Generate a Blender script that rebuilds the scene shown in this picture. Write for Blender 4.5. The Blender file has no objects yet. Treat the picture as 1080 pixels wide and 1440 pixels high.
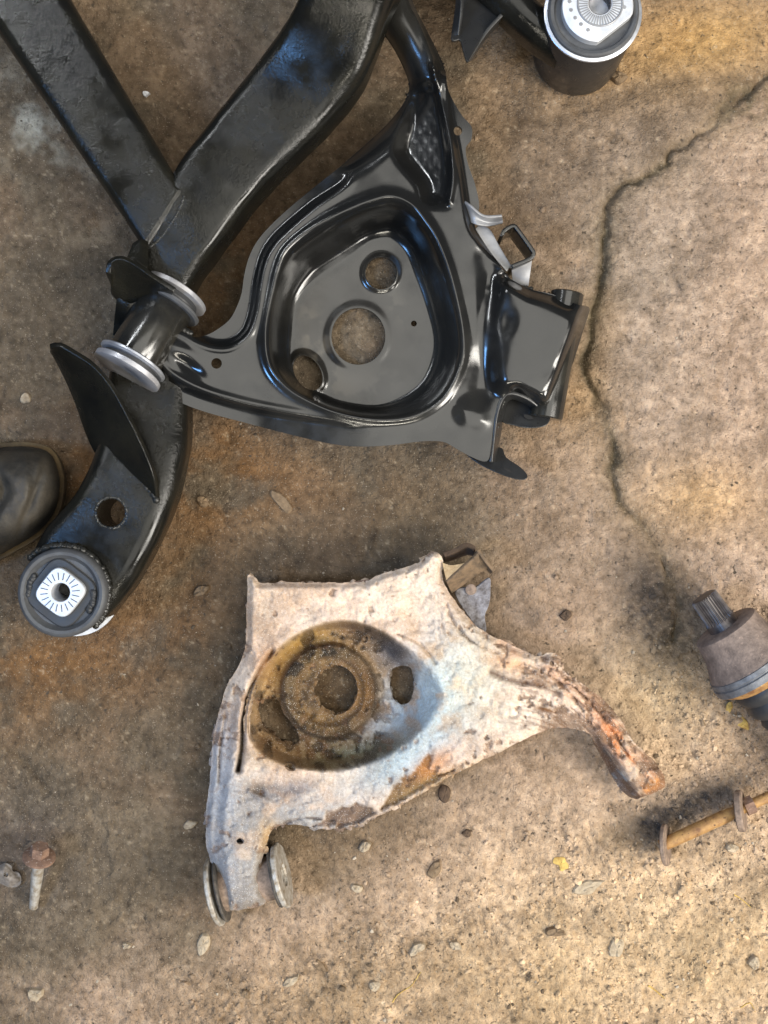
import bpy, math, random
import numpy as np
from mathutils import Vector, Matrix

random.seed(7); rng = np.random.default_rng(7)
scene = bpy.context.scene
COL = scene.collection
R = math.radians

# ---------------------------------------------------------------- camera, world, lamps, exposure
CAMH = 1.0            # camera height above the floor (m)
PX = 0.0006           # metres on the floor per photograph pixel
cam_d = bpy.data.cameras.new('camera'); cam = bpy.data.objects.new('camera', cam_d); COL.objects.link(cam)
cam.location = (0, 0, CAMH); cam.rotation_euler = (0, 0, 0)
cam_d.sensor_fit = 'VERTICAL'; cam_d.sensor_height = 24; cam_d.lens = 12 / (720 * PX / CAMH)
cam_d.clip_start = 0.01; cam_d.clip_end = 100
scene.camera = cam
world = bpy.data.worlds.new('World'); scene.world = world; world.use_nodes = True
bg = world.node_tree.nodes['Background']; bg.inputs[0].default_value = (0.86, 0.93, 1.0, 1); bg.inputs[1].default_value = 0.06

def area(name, loc, target, sx, sy, power, color):
    l = bpy.data.lights.new(name, 'AREA'); l.shape = 'RECTANGLE'; l.size = sx; l.size_y = sy; l.energy = power; l.color = color
    o = bpy.data.objects.new(name, l); COL.objects.link(o); o.location = loc
    o.rotation_euler = (Vector(target) - Vector(loc)).to_track_quat('-Z', 'Y').to_euler()
    return o
area('daylight_doorway_lamp', (1.60, -0.85, 1.30), (0.1, -0.05, 0), 0.9, 0.75, 54, (1.0, 0.95, 0.87))
area('ceiling_lamp', (0.50, 0.0, 2.9), (0.3, 0, 0), 2.3, 2.1, 43, (1.0, 0.97, 0.89))
area('skylight_lamp', (-1.52, -0.32, 2.25), (0, 0, 0.05), 0.42, 0.6, 34, (0.20, 0.48, 1.0))
area('highlight_strip_right', (1.65, -0.25, 2.2), (0, 0, 0), 0.28, 1.3, 34, (1.0, 0.95, 0.86))  # unseen panel added for a broad sheen on slopes facing right
area('highlight_strip_front', (0.15, -1.9, 2.2), (0, 0, 0), 1.4, 0.15, 28, (1.0, 0.93, 0.78))  # unseen strip added for thin warm highlights on the rims
area('highlight_strip_back', (-1.25, 1.45, 2.1), (0, 0, 0), 1.2, 0.08, 24, (0.95, 0.98, 1.0))  # unseen strip added for the bright left edge of the main tube
scene.view_settings.view_transform = 'Standard'; scene.view_settings.look = 'None'
scene.view_settings.exposure = 0.0; scene.view_settings.gamma = 1.0
scene.view_settings.use_curve_mapping = False

# ---------------------------------------------------------------- helpers
def W(u, v, z):
    """photograph pixel + real height -> place in the scene"""
    k = PX * (1 - z / CAMH)
    return Vector(((u - 540) * k, (720 - v) * k, z))
def lin(r, g, b, k=1.0):
    f = lambda c: ((c / 255 + 0.055) / 1.055) ** 2.4 if c > 10 else c / 255 / 12.92
    return np.array((f(r) * k, f(g) * k, f(b) * k))
def sstep(a, b, x):
    t = np.clip((x - a) / (b - a), 0, 1); return t * t * (3 - 2 * t)
def _hash(ix, iy, seed):
    n = (ix.astype(np.int64) * 374761393 + iy.astype(np.int64) * 668265263 + seed * 982451653) & 0x7fffffff
    n = ((n ^ (n >> 13)) * 1274126177) & 0x7fffffff
    return ((n ^ (n >> 16)) & 0xffff) / 65535.0
def vnoise(x, y, seed=0):
    ix = np.floor(x); iy = np.floor(y); fx = x - ix; fy = y - iy
    fx = fx * fx * (3 - 2 * fx); fy = fy * fy * (3 - 2 * fy)
    a = _hash(ix, iy, seed); b = _hash(ix + 1, iy, seed); c = _hash(ix, iy + 1, seed); d = _hash(ix + 1, iy + 1, seed)
    return (a + (b - a) * fx) * (1 - fy) + (c + (d - c) * fx) * fy
def fbm(u, v, scale, octv=4, seed=0):
    s = 0; a = 0.5; t = 0; x = u / scale; y = v / scale
    for o in range(octv):
        s = s + a * vnoise(x + 17.3 * o, y - 9.1 * o, seed + o * 31); t += a; a *= 0.5; x = x * 2.03; y = y * 2.03
    return s / t
def catmull(pts, closed=False, n=8):
    pts = [np.array(p, float) for p in pts]; out = []; N = len(pts)
    for i in range(N if closed else N - 1):
        if closed: p0, p1, p2, p3 = pts[i - 1], pts[i], pts[(i + 1) % N], pts[(i + 2) % N]
        else: p0, p1, p2, p3 = pts[max(i - 1, 0)], pts[i], pts[i + 1], pts[min(i + 2, N - 1)]
        for k in range(n):
            t = k / n
            out.append(0.5 * (2 * p1 + (p2 - p0) * t + (2 * p0 - 5 * p1 + 4 * p2 - p3) * t * t + (3 * p1 - p0 - 3 * p2 + p3) * t ** 3))
    if not closed: out.append(pts[-1])
    return np.array(out)
def dist_line(U, V, pts, closed=False):
    pts = np.asarray(pts, float); d = np.full(U.shape, 1e9)
    N = len(pts)
    for i in range(N if closed else N - 1):
        ax, ay = pts[i][:2]; bx, by = pts[(i + 1) % N][:2]; dx, dy = bx - ax, by - ay; L = dx * dx + dy * dy + 1e-9
        t = np.clip(((U - ax) * dx + (V - ay) * dy) / L, 0, 1)
        d = np.minimum(d, (U - ax - t * dx) ** 2 + (V - ay - t * dy) ** 2)
    return np.sqrt(d)
def sdf(U, V, pts):
    """negative inside"""
    pts = np.asarray(pts, float); ins = np.zeros(U.shape, bool); N = len(pts)
    for i in range(N):
        ax, ay = pts[i][:2]; bx, by = pts[(i + 1) % N][:2]
        if ay == by: continue
        c = ((ay > V) != (by > V)) & (U < (bx - ax) * (V - ay) / (by - ay) + ax)
        ins ^= c
    d = dist_line(U, V, pts, True)
    return np.where(ins, -d, d)
def ell(cx, cy, rx, ry, rot=0, n=40):
    a = np.linspace(0, 2 * math.pi, n, endpoint=False); c, s = math.cos(R(rot)), math.sin(R(rot))
    x = rx * np.cos(a); y = ry * np.sin(a)
    return np.stack([cx + x * c - y * s, cy + x * s + y * c], 1)
def gauss(U, V, cx, cy, sx, sy=None, rot=0):
    sy = sy or sx; c, s = math.cos(R(rot)), math.sin(R(rot)); x = (U - cx) * c + (V - cy) * s; y = -(U - cx) * s + (V - cy) * c
    return np.exp(-0.5 * ((x / sx) ** 2 + (y / sy) ** 2))
def blur(Z, n=1):
    for _ in range(n):
        P = np.pad(Z, 1, mode='edge')
        Z = (P[:-2, 1:-1] + P[2:, 1:-1] + 2 * P[1:-1, 1:-1]) / 4
        P = np.pad(Z, 1, mode='edge')
        Z = (P[1:-1, :-2] + P[1:-1, 2:] + 2 * P[1:-1, 1:-1]) / 4
    return Z

def mk(name, verts, faces, mat, parent=None, smooth=True, col=None, sharp=None):
    verts = np.asarray(verts, float).reshape(-1, 3)
    off = np.array(parent.matrix_world.translation if parent is None else root_of(parent)) if parent else np.zeros(3)
    me = bpy.data.meshes.new(name); me.from_pydata((verts - off).tolist(), [], [tuple(int(i) for i in f) for f in faces])
    if col is not None:
        ca = me.color_attributes.new('tint', 'FLOAT_COLOR', 'POINT')
        c4 = np.ones((len(verts), 4), np.float32); c4[:, :3] = col; ca.data.foreach_set('color', c4.ravel())
    me.materials.append(mat); me.update()
    if smooth:
        me.shade_smooth()
        if sharp: me.set_sharp_from_angle(angle=R(sharp))
    o = bpy.data.objects.new(name, me); COL.objects.link(o)
    if parent: o.parent = parent
    return o
ROOTS = {}
def root_of(o):
    p = np.zeros(3)
    while o is not None:
        p = p + np.array(o.location); o = o.parent
    return p
def thing(name, label, cat, loc, group=None):
    o = bpy.data.objects.new(name, None); COL.objects.link(o); o.location = loc; o.empty_display_size = 0.02
    o['label'] = label; o['category'] = cat
    if group: o['group'] = group
    return o
def tag(o, label, cat, group=None, kind=None):
    o['label'] = label; o['category'] = cat
    if group: o['group'] = group
    if kind: o['kind'] = kind
    return o

def sheet(name, bbox, step, dfun, zfun, mat, parent=None, thick=0.003, colfun=None, smooth_n=1):
    """pressed metal: a height field over the region where dfun<0, trimmed cleanly along its outline and holes"""
    u = np.arange(bbox[0], bbox[2] + step, step); v = np.arange(bbox[1], bbox[3] + step, step)
    U, V = np.meshgrid(u, v); D = dfun(U, V); Z = blur(zfun(U, V), smooth_n)
    D = np.where(np.abs(D) < 0.02 * step, -0.02 * step, D); ins = D < 0
    C = colfun(U, V, Z, D) if colfun is not None else None
    nrow, ncol = U.shape
    idx = -np.ones(U.shape, int); idx[ins] = np.arange(ins.sum())
    pu, pv, pz = [U[ins]], [V[ins]], [Z[ins]]; pc = [C[ins]] if C is not None else None; cnt0 = int(ins.sum())
    eid = []
    for (A, B) in (((slice(None), slice(0, -1)), (slice(None), slice(1, None))), ((slice(0, -1), slice(None)), (slice(1, None), slice(None)))):
        x = ins[A] != ins[B]; e = -np.ones(x.shape, int); e[x] = cnt0 + np.arange(x.sum()); cnt0 += int(x.sum())
        t = (D[A][x] / (D[A][x] - D[B][x]))
        for L_, F_ in ((pu, U), (pv, V), (pz, Z)): L_.append(F_[A][x] * (1 - t) + F_[B][x] * t)
        if C is not None: pc.append(C[A][x] * (1 - t)[:, None] + C[B][x] * t[:, None])
        eid.append(e)
    eh, ev = eid
    cnt = ins[:-1, :-1].astype(int) + ins[:-1, 1:] + ins[1:, 1:] + ins[1:, :-1]
    q = np.stack([idx[:-1, :-1], idx[1:, :-1], idx[1:, 1:], idx[:-1, 1:]], -1)
    faces = q[cnt == 4].tolist()
    for r, c in zip(*np.nonzero((cnt > 0) & (cnt < 4))):
        f = []
        for (vi, e) in ((idx[r, c], ev[r, c]), (idx[r + 1, c], eh[r + 1, c]), (idx[r + 1, c + 1], ev[r, c + 1]), (idx[r, c + 1], eh[r, c])):
            if vi >= 0: f.append(vi)
            if e >= 0: f.append(e)
        if len(f) >= 3: faces.append(f)
    pu, pv, pz = np.concatenate(pu), np.concatenate(pv), np.concatenate(pz)
    k = PX * (1 - pz / CAMH); vs = np.stack([(pu - 540) * k, (720 - pv) * k, pz], 1)
    col = np.concatenate(pc) if pc else None
    o = mk(name, vs, faces, mat, parent, True, col)
    if thick:
        m = o.modifiers.new('thickness', 'SOLIDIFY'); m.thickness = thick; m.offset = -1
        e = o.modifiers.new('sheared_edge', 'EDGE_SPLIT'); e.split_angle = R(62)
    return o

def lathe(name, P0, P1, prof, mat, parent=None, seg=48, sharp=40, rfun=None, caps=True):
    P0 = Vector(P0); ax = (Vector(P1) - P0).normalized()
    ref = Vector((0, 0, 1)) if abs(ax.z) < 0.9 else Vector((1, 0, 0))
    e1 = ax.cross(ref).normalized(); e2 = ax.cross(e1)
    vs = []; fs = []
    for (t, r) in prof:
        for k in range(seg):
            a = 2 * math.pi * k / seg; rr = r * (rfun(t, k) if rfun else 1)
            vs.append(P0 + ax * t + (e1 * math.cos(a) + e2 * math.sin(a)) * rr)
    for i in range(len(prof) - 1):
        for k in range(seg):
            fs.append((i * seg + k, i * seg + (k + 1) % seg, (i + 1) * seg + (k + 1) % seg, (i + 1) * seg + k))
    if caps:
        fs.append(tuple(range(seg))[::-1]); fs.append(tuple((len(prof) - 1) * seg + k for k in range(seg)))
    return mk(name, vs, fs, mat, parent, True, None, sharp)

def vlathe(name, P, prof, *a, **k):
    return lathe(name, P, Vector(P) + Vector((0, 0, 1)), prof, *a, **k)

def rsweep(name, stations, mat, parent=None, nsub=8, rough=0.0, seg=40, seed=1):
    """box tube with rounded edges: stations are (Lu,Lv,Ru,Rv, ztop, height, edge radius)"""
    S = catmull(stations, False, nsub); vs = []; fs = []
    for i, s in enumerate(S):
        zt, h, r = s[4], s[5], s[6]
        L = W(s[0], s[1], zt - r); Rr = W(s[2], s[3], zt - r); c = (L + Rr) / 2; ex = (Rr - L); w = ex.length / 2; ex.normalize()
        r = min(r, w * 0.98, h / 2 * 0.98); cc = 0
        for k in range(seg):
            qd = k // (seg // 4); a = (k % (seg // 4)) / (seg // 4 - 1) * math.pi / 2 + qd * math.pi / 2
            sx = 1 if qd in (0, 3) else -1; sz = 1 if qd in (0, 1) else -1
            x = sx * (w - r) + math.cos(a) * r; z = sz * (h / 2 - r) + math.sin(a) * r
            p = c + ex * x; p.z = zt - h / 2 + z
            vs.append(p)
    n = len(S)
    vs = np.array([tuple(p) for p in vs])
    if rough:
        uu = vs[:, 0] / PX; vv = vs[:, 1] / PX + vs[:, 2] / PX * 0.7
        vs[:, 2] += (fbm(uu, vv, 18, 3, seed) - 0.5) * rough; vs[:, 0] += (fbm(uu + 300, vv, 18, 3, seed + 5) - 0.5) * rough
    for i in range(n - 1):
        for k in range(seg):
            fs.append((i * seg + k, (i + 1) * seg + k, (i + 1) * seg + (k + 1) % seg, i * seg + (k + 1) % seg))
    fs.append(tuple(range(seg))); fs.append(tuple((n - 1) * seg + k for k in range(seg))[::-1])
    return mk(name, vs, fs, mat, parent, True, None, 50)

def ruled(name, A, B, mat, parent=None, thick=0.003, n=6, rows=6, bulge=0.0):
    """plate between two edge lines, each a list of (u,v,z)"""
    A = catmull(A, False, n); B = catmull(B, False, n)
    ti = np.linspace(0, 1, 40)
    def rs(Q):
        s = np.concatenate([[0], np.cumsum(np.linalg.norm(np.diff(Q[:, :2], axis=0), axis=1))]); s /= s[-1]
        return np.stack([np.interp(ti, s, Q[:, j]) for j in range(3)], 1)
    A, B = rs(A), rs(B); vs = []; fs = []
    for j in range(rows):
        f = j / (rows - 1)
        for i in range(40):
            p = A[i] * (1 - f) + B[i] * f; vs.append(W(p[0], p[1], p[2] - bulge * math.sin(math.pi * f)))
    for j in range(rows - 1):
        for i in range(39):
            fs.append((j * 40 + i, j * 40 + i + 1, (j + 1) * 40 + i + 1, (j + 1) * 40 + i))
    o = mk(name, vs, fs, mat, parent)
    if thick:
        m = o.modifiers.new('thickness', 'SOLIDIFY'); m.thickness = thick; m.offset = 0
        b = o.modifiers.new('edge', 'BEVEL'); b.width = 0.0006; b.segments = 2; b.limit_method = 'ANGLE'
    return o

def plate(name, poly, z, thick, mat, parent=None, tilt=None, closed_spline=True, n=5, bev=0.0007, holes=()):
    """flat plate with the outline poly; tilt = (u0,v0,dzdu,dzdv)"""
    import bmesh
    P = catmull(poly, True, n) if closed_spline else np.array(poly, float)
    def zz(p): return z + (tilt[2] * (p[0] - tilt[0]) + tilt[3] * (p[1] - tilt[1]) if tilt else 0)
    top = [W(p[0], p[1], zz(p)) for p in P]; N = len(top)
    vs = top + [Vector((p.x, p.y, p.z - thick)) for p in top]
    fs = [tuple(range(N))[::-1], tuple(range(N, 2 * N))] + [(i, (i + 1) % N, N + (i + 1) % N, N + i) for i in range(N)]
    o = mk(name, vs, fs, mat, parent, True, None, 35)
    if bev:
        b = o.modifiers.new('edge', 'BEVEL'); b.width = bev; b.segments = 2; b.limit_method = 'ANGLE'
    return o

def weld(name, pts, rad, mat, parent=None, stepf=0.75, jit=0.25, seed=3):
    """bead of overlapping lumps along a line of (u,v,z)"""
    rr = random.Random(seed); Q = catmull(pts, False, 10); P = [W(*q) for q in Q]
    vs = []; fs = []; acc = 0; prev = P[0]
    cen = [P[0]]
    for p in P[1:]:
        if (p - cen[-1]).length > rad * stepf: cen.append(p)
    for c in cen:
        r = rad * (1 + rr.uniform(-jit, jit)); b = len(vs); c = c + Vector([rr.uniform(-.2, .2) * rad for _ in range(3)])
        for j in range(5):
            th = math.pi * j / 4
            for i in range(8):
                ph = 2 * math.pi * i / 8; vs.append(c + Vector((math.sin(th) * math.cos(ph), math.sin(th) * math.sin(ph), math.cos(th) * 0.8)) * r * (1 + rr.uniform(-.1, .1) * (0 < j < 4)))
        for j in range(4):
            for i in range(8): fs.append((b + j * 8 + i, b + (j + 1) * 8 + i, b + (j + 1) * 8 + (i + 1) % 8, b + j * 8 + (i + 1) % 8))
    return mk(name, vs, fs, mat, parent)

# ---------------------------------------------------------------- materials
def material(name, base, rough=0.5, metal=0.0, spec=0.5, coat=0.0, attr=False, mott=None, mott_scale=60, bump=(), rvar=None, speck=None, bmask=None):
    """base colour (+ tint attribute), mottle = second colour mixed by noise, bump = [(scale, distance, detail)], rvar = (scale, lo, hi)"""
    m = bpy.data.materials.new(name); m.use_nodes = True; nt = m.node_tree; N = nt.nodes; Lk = nt.links
    bs = N['Principled BSDF']; bs.inputs['Roughness'].default_value = rough; bs.inputs['Metallic'].default_value = metal
    bs.inputs['Specular IOR Level'].default_value = spec; bs.inputs['Coat Weight'].default_value = coat; bs.inputs['Coat Roughness'].default_value = 0.12
    geo = N.new('ShaderNodeNewGeometry'); pos = geo.outputs['Position']
    def noise(scale, detail=4, rgh=0.55):
        n = N.new('ShaderNodeTexNoise'); n.inputs['Scale'].default_value = scale; n.inputs['Detail'].default_value = detail; n.inputs['Roughness'].default_value = rgh
        Lk.new(pos, n.inputs['Vector']); return n.outputs['Fac']
    def ramp(x, lo, hi):
        r = N.new('ShaderNodeMapRange'); r.inputs['From Min'].default_value = lo; r.inputs['From Max'].default_value = hi; Lk.new(x, r.inputs['Value']); return r.outputs['Result']
    def mix(fac, a, b, mode='MIX'):
        x = N.new('ShaderNodeMix'); x.data_type = 'RGBA'; x.blend_type = mode
        if isinstance(fac, (int, float)): x.inputs[0].default_value = fac
        else: Lk.new(fac, x.inputs[0])
        for s, c in ((6, a), (7, b)):
            if isinstance(c, bpy.types.NodeSocket): Lk.new(c, x.inputs[s])
            else: x.inputs[s].default_value = (*c[:3], 1)
        return x.outputs[2]
    cur = tuple(base)
    if attr:
        at = N.new('ShaderNodeAttribute'); at.attribute_name = 'tint'; cur = at.outputs['Color']
    if mott is not None:
        cur = mix(ramp(noise(mott_scale, 6, 0.65), 0.38, 0.68), cur, mott, 'MULTIPLY' if attr else 'MIX')
    if speck is not None:                      # (scale, lo, hi, colour)
        for s in speck:
            cur = mix(ramp(noise(s[0], 2, 0.5), s[1], s[2]), cur, s[3])
    if isinstance(cur, bpy.types.NodeSocket): Lk.new(cur, bs.inputs['Base Color'])
    else: bs.inputs['Base Color'].default_value = (*cur[:3], 1)
    if rvar:
        r = N.new('ShaderNodeMapRange'); r.inputs['From Min'].default_value = 0.35; r.inputs['From Max'].default_value = 0.65
        r.inputs['To Min'].default_value = rvar[1]; r.inputs['To Max'].default_value = rvar[2]; Lk.new(noise(rvar[0], 5, 0.6), r.inputs['Value']); Lk.new(r.outputs['Result'], bs.inputs['Roughness'])
    prev = None
    for (s, dist, det) in bump:
        b = N.new('ShaderNodeBump'); b.inputs['Strength'].default_value = 1.0
        if bmask: Lk.new(ramp(noise(bmask[0], 3), bmask[1], bmask[2]), b.inputs['Strength'])
        b.inputs['Distance'].default_value = dist
        Lk.new(noise(s, det, 0.6), b.inputs['Height'])
        if prev: Lk.new(prev, b.inputs['Normal'])
        prev = b.outputs['Normal']
    if prev: Lk.new(prev, bs.inputs['Normal'])
    return m

M_floor = material('dirty_concrete', (0.2, 0.16, 0.12), 0.92, spec=0.25, attr=True, mott=(0.62, 0.59, 0.55), mott_scale=110,
                   speck=[(900, 0.63, 0.76, (0.34, 0.28, 0.21)), (800, 0.34, 0.24, (0.06, 0.048, 0.036)), (200, 0.33, 0.24, (0.07, 0.052, 0.036))],
                   bump=[(650, 0.0014, 4), (200, 0.0030, 4)], rvar=(40, 0.75, 0.98))
M_gravel = material('loose_grit', (0.3, 0.25, 0.2), 0.9, spec=0.25, attr=True, bump=[(1500, 0.0004, 2)])
M_gloss = material('gloss_black_coating', (0.010, 0.010, 0.0098), 0.14, spec=0.6, rvar=(38, 0.09, 0.25), mott=(0.026, 0.024, 0.019), mott_scale=26, bump=[(1600, 0.000015, 2)])
M_shell = material('gloss_black_pressing', (0.01, 0.01, 0.01), 0.14, spec=0.6, attr=True, rvar=(38, 0.09, 0.25), bump=[(1600, 0.000015, 2)])
M_satin = material('satin_black_steel', (0.02, 0.02, 0.02), 0.32, spec=0.5, rvar=(120, 0.25, 0.42), bump=[(700, 0.00006, 3)])
M_frame = material('brushed_on_black_paint', (0.006, 0.006, 0.0054), 0.22, spec=0.30, rvar=(45, 0.12, 0.30), mott=(0.013, 0.012, 0.0085), mott_scale=30,
                   bump=[(520, 0.0007, 4), (140, 0.0007, 3)], bmask=(18, 0.36, 0.66))
M_weldp = material('painted_weld', (0.02, 0.02, 0.018), 0.3, spec=0.6, bump=[(900, 0.0004, 3)])
M_rub = material('black_rubber', (0.028, 0.029, 0.031), 0.5, spec=0.45, rvar=(90, 0.4, 0.62), bump=[(900, 0.0001, 3)])
M_rubg = material('grey_dusty_rubber', (0.075, 0.078, 0.082), 0.55, spec=0.4, mott=(0.05, 0.05, 0.052), mott_scale=90, bump=[(600, 0.00015, 3)])
M_alu = material('bare_aluminium', (0.62, 0.63, 0.65), 0.42, metal=0.3, mott=(0.52, 0.54, 0.57), mott_scale=150, bump=[(1800, 0.00004, 2)])
M_zinc = material('zinc_plated_steel', (0.55, 0.57, 0.62), 0.34, metal=0.75, mott=(0.42, 0.44, 0.48), mott_scale=100, rvar=(120, 0.28, 0.45))
M_white = material('pale_zinc_plating', (0.46, 0.46, 0.48), 0.36, metal=0.6, mott=(0.34, 0.34, 0.36), mott_scale=100, rvar=(120, 0.32, 0.5))
M_grey = material('light_grey_metal', (0.30, 0.30, 0.305), 0.42, metal=0.3, mott=(0.22, 0.22, 0.23), mott_scale=90)  # one light grey metal for the clip bracket and the mount's markings
M_tick = material('dark_stamped_mark', (0.05, 0.06, 0.09), 0.6)
M_hole = material('shadowed_bore', (0.012, 0.011, 0.010), 0.7)
M_crust = material('dirt_crusted_metal', (0.5, 0.45, 0.38), 0.92, spec=0.2, attr=True, mott=(0.78, 0.72, 0.66), mott_scale=420,
                   speck=[(1300, 0.62, 0.74, (0.74, 0.70, 0.63)), (1500, 0.36, 0.26, (0.26, 0.19, 0.13))],
                   bump=[(1400, 0.0008, 3), (500, 0.0010, 4), (160, 0.0008, 3)], rvar=(60, 0.75, 0.98))
M_strap = material('brown_rusty_strap', lin(118, 96, 72), 0.8, mott=lin(70, 58, 44), mott_scale=140, bump=[(700, 0.0006, 4)])
M_rust = material('brown_rust', lin(130, 102, 84), 0.85, mott=lin(92, 70, 58), mott_scale=170, speck=[(500, 0.62, 0.7, lin(150, 132, 118))], bump=[(500, 0.0009, 4)])
M_yel = material('yellow_passivated_rust', lin(166, 128, 76), 0.65, metal=0.1, mott=lin(110, 76, 46), mott_scale=110, speck=[(70, 0.60, 0.66, lin(205, 186, 150)), (260, 0.36, 0.28, lin(84, 58, 36))], bump=[(600, 0.0004, 3)])
M_dirtywash = material('dirty_washer_metal', lin(140, 120, 104), 0.75, mott=lin(92, 78, 68), mott_scale=200, bump=[(600, 0.0005, 3)])
M_olda = material('worn_bright_metal', lin(180, 176, 168), 0.5, metal=0.3, mott=lin(120, 104, 80), mott_scale=170, bump=[(700, 0.0003, 3)])
M_oldz = material('grimy_rubber_ring', lin(46, 44, 42), 0.7, mott=lin(96, 88, 78), mott_scale=200, bump=[(600, 0.0004, 3)])
M_cv = material('rusty_joint_casting', lin(130, 114, 104), 0.75, mott=lin(88, 76, 70), mott_scale=90, speck=[(300, 0.64, 0.74, lin(142, 122, 110))], bump=[(420, 0.0007, 4)])
M_spl = material('dark_splined_steel', lin(104, 98, 96), 0.42, metal=0.5, mott=lin(70, 62, 60), mott_scale=120)
M_band = material('grey_steel_band', lin(118, 120, 124), 0.5, metal=0.3, mott=lin(78, 80, 84), mott_scale=110, bump=[(400, 0.0003, 3)])
M_leather = material('worn_black_leather', (0.016, 0.015, 0.013), 0.6, spec=0.3, mott=(0.055, 0.046, 0.034), mott_scale=30, rvar=(40, 0.55, 0.85), bump=[(300, 0.0006, 4)])
M_welt = material('tan_boot_welt', lin(84, 68, 42), 0.9, mott=lin(50, 38, 24), mott_scale=60, bump=[(500, 0.0005, 3)])
M_sole = material('dark_boot_sole', lin(50, 42, 30), 0.9, bump=[(300, 0.0005, 3)])
M_stone = [material('pale_stone', lin(172, 156, 132), 0.9, mott=lin(136, 120, 98), mott_scale=200, bump=[(500, 0.0008, 4)]),
           material('brown_stone', lin(124, 104, 80), 0.9, mott=lin(96, 78, 58), mott_scale=200, bump=[(500, 0.0008, 4)]),
           material('dark_clod', lin(88, 70, 54), 0.95, mott=lin(66, 52, 40), mott_scale=200, bump=[(500, 0.001, 4)]),
           material('dry_yellow_leaf', lin(196, 166, 92), 0.8, mott=lin(150, 116, 58), mott_scale=150, bump=[(400, 0.0005, 3)]),
           material('white_chip', lin(214, 214, 216), 0.7, bump=[(500, 0.0004, 3)])]

# ---------------------------------------------------------------- the floor
CRACK = catmull([(1100, 95), (1062, 120), (1040, 142), (990, 185), (945, 212), (938, 230), (905, 250), (874, 266), (856, 295), (850, 335), (846, 400), (838, 440), (828, 490), (826, 520),
                 (845, 565), (858, 600), (866, 640), (864, 676), (880, 716), (915, 755), (940, 800), (955, 850), (950, 900)], False, 6)
SEAM = catmull([(715, 172), (800, 160), (890, 128), (980, 108), (1060, 110)], False, 6)
SCUFF = catmull([(20, 1060), (48, 1092), (66, 1116)], False, 6)
def sandy(U, V):
    m = sstep(560, 1000, U + 0.30 * (V - 720) + 240 * (fbm(U, V, 190, 4, 11) - 0.5))
    m = np.maximum(m, sstep(1120, 1400, V + 0.55 * (U - 420) + 260 * (fbm(U, V, 150, 4, 12) - 0.5)))
    return m
def rubble(U, V):
    r = sstep(1130, 1330, V + 0.42 * (U - 600) + 160 * (fbm(U, V, 110, 4, 13) - 0.5))
    r = np.maximum(r, sstep(860, 960, U + 60 * (fbm(U, V, 60, 3, 14) - 0.5)) * sstep(780, 860, V))
    return r
def dist_signed(U, V):
    d = dist_line(U, V, CRACK)
    return np.where(U > np.interp(V, CRACK[:, 1], CRACK[:, 0]), d, -d)
def floor_z(U, V):
    inside = sstep(700, 200, np.maximum(np.abs(U - 540), np.abs(V - 720) - 180) - 540)
    rb = rubble(U, V); sd = sandy(U, V)
    z = (fbm(U, V, 220, 3, 1) - 0.5) * 0.004 + (fbm(U, V, 60, 3, 2) - 0.5) * 0.0022
    z = z + (fbm(U, V, 17, 3, 3) - 0.5) * (0.0011 + 0.0016 * rb)
    c = fbm(U, V, 7.5, 2, 4); z = z + (np.abs(c - 0.5) * -2 + 0.3) * 0.0026 * (0.16 + rb)
    clod = sstep(0.56, 0.74, fbm(U, V, 26, 3, 5)); z = z + clod * 0.0022 * (0.25 + 0.9 * rb) * (0.4 + fbm(U, V, 6, 2, 6))
    pit = sstep(0.68, 0.78, fbm(U, V, 34, 3, 7)); z = z - pit * 0.0016
    dc = np.abs(dist_signed(U, V) + 16 * (fbm(U, V, 22, 4, 8) - 0.5))
    z = z - 0.0050 * np.exp(-(dc / 3.2) ** 2) * sstep(0.30, 0.5, fbm(U, V, 60, 2, 16)) - 0.0016 * np.exp(-(dc / 12) ** 2)
    z = z - 0.0015 * np.exp(-(dist_line(U, V, SEAM) / 9) ** 2)
    z = z - 0.0018 * np.exp(-(dist_line(U, V, SCUFF) / 5) ** 2)
    return z * inside - 0.003
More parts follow.
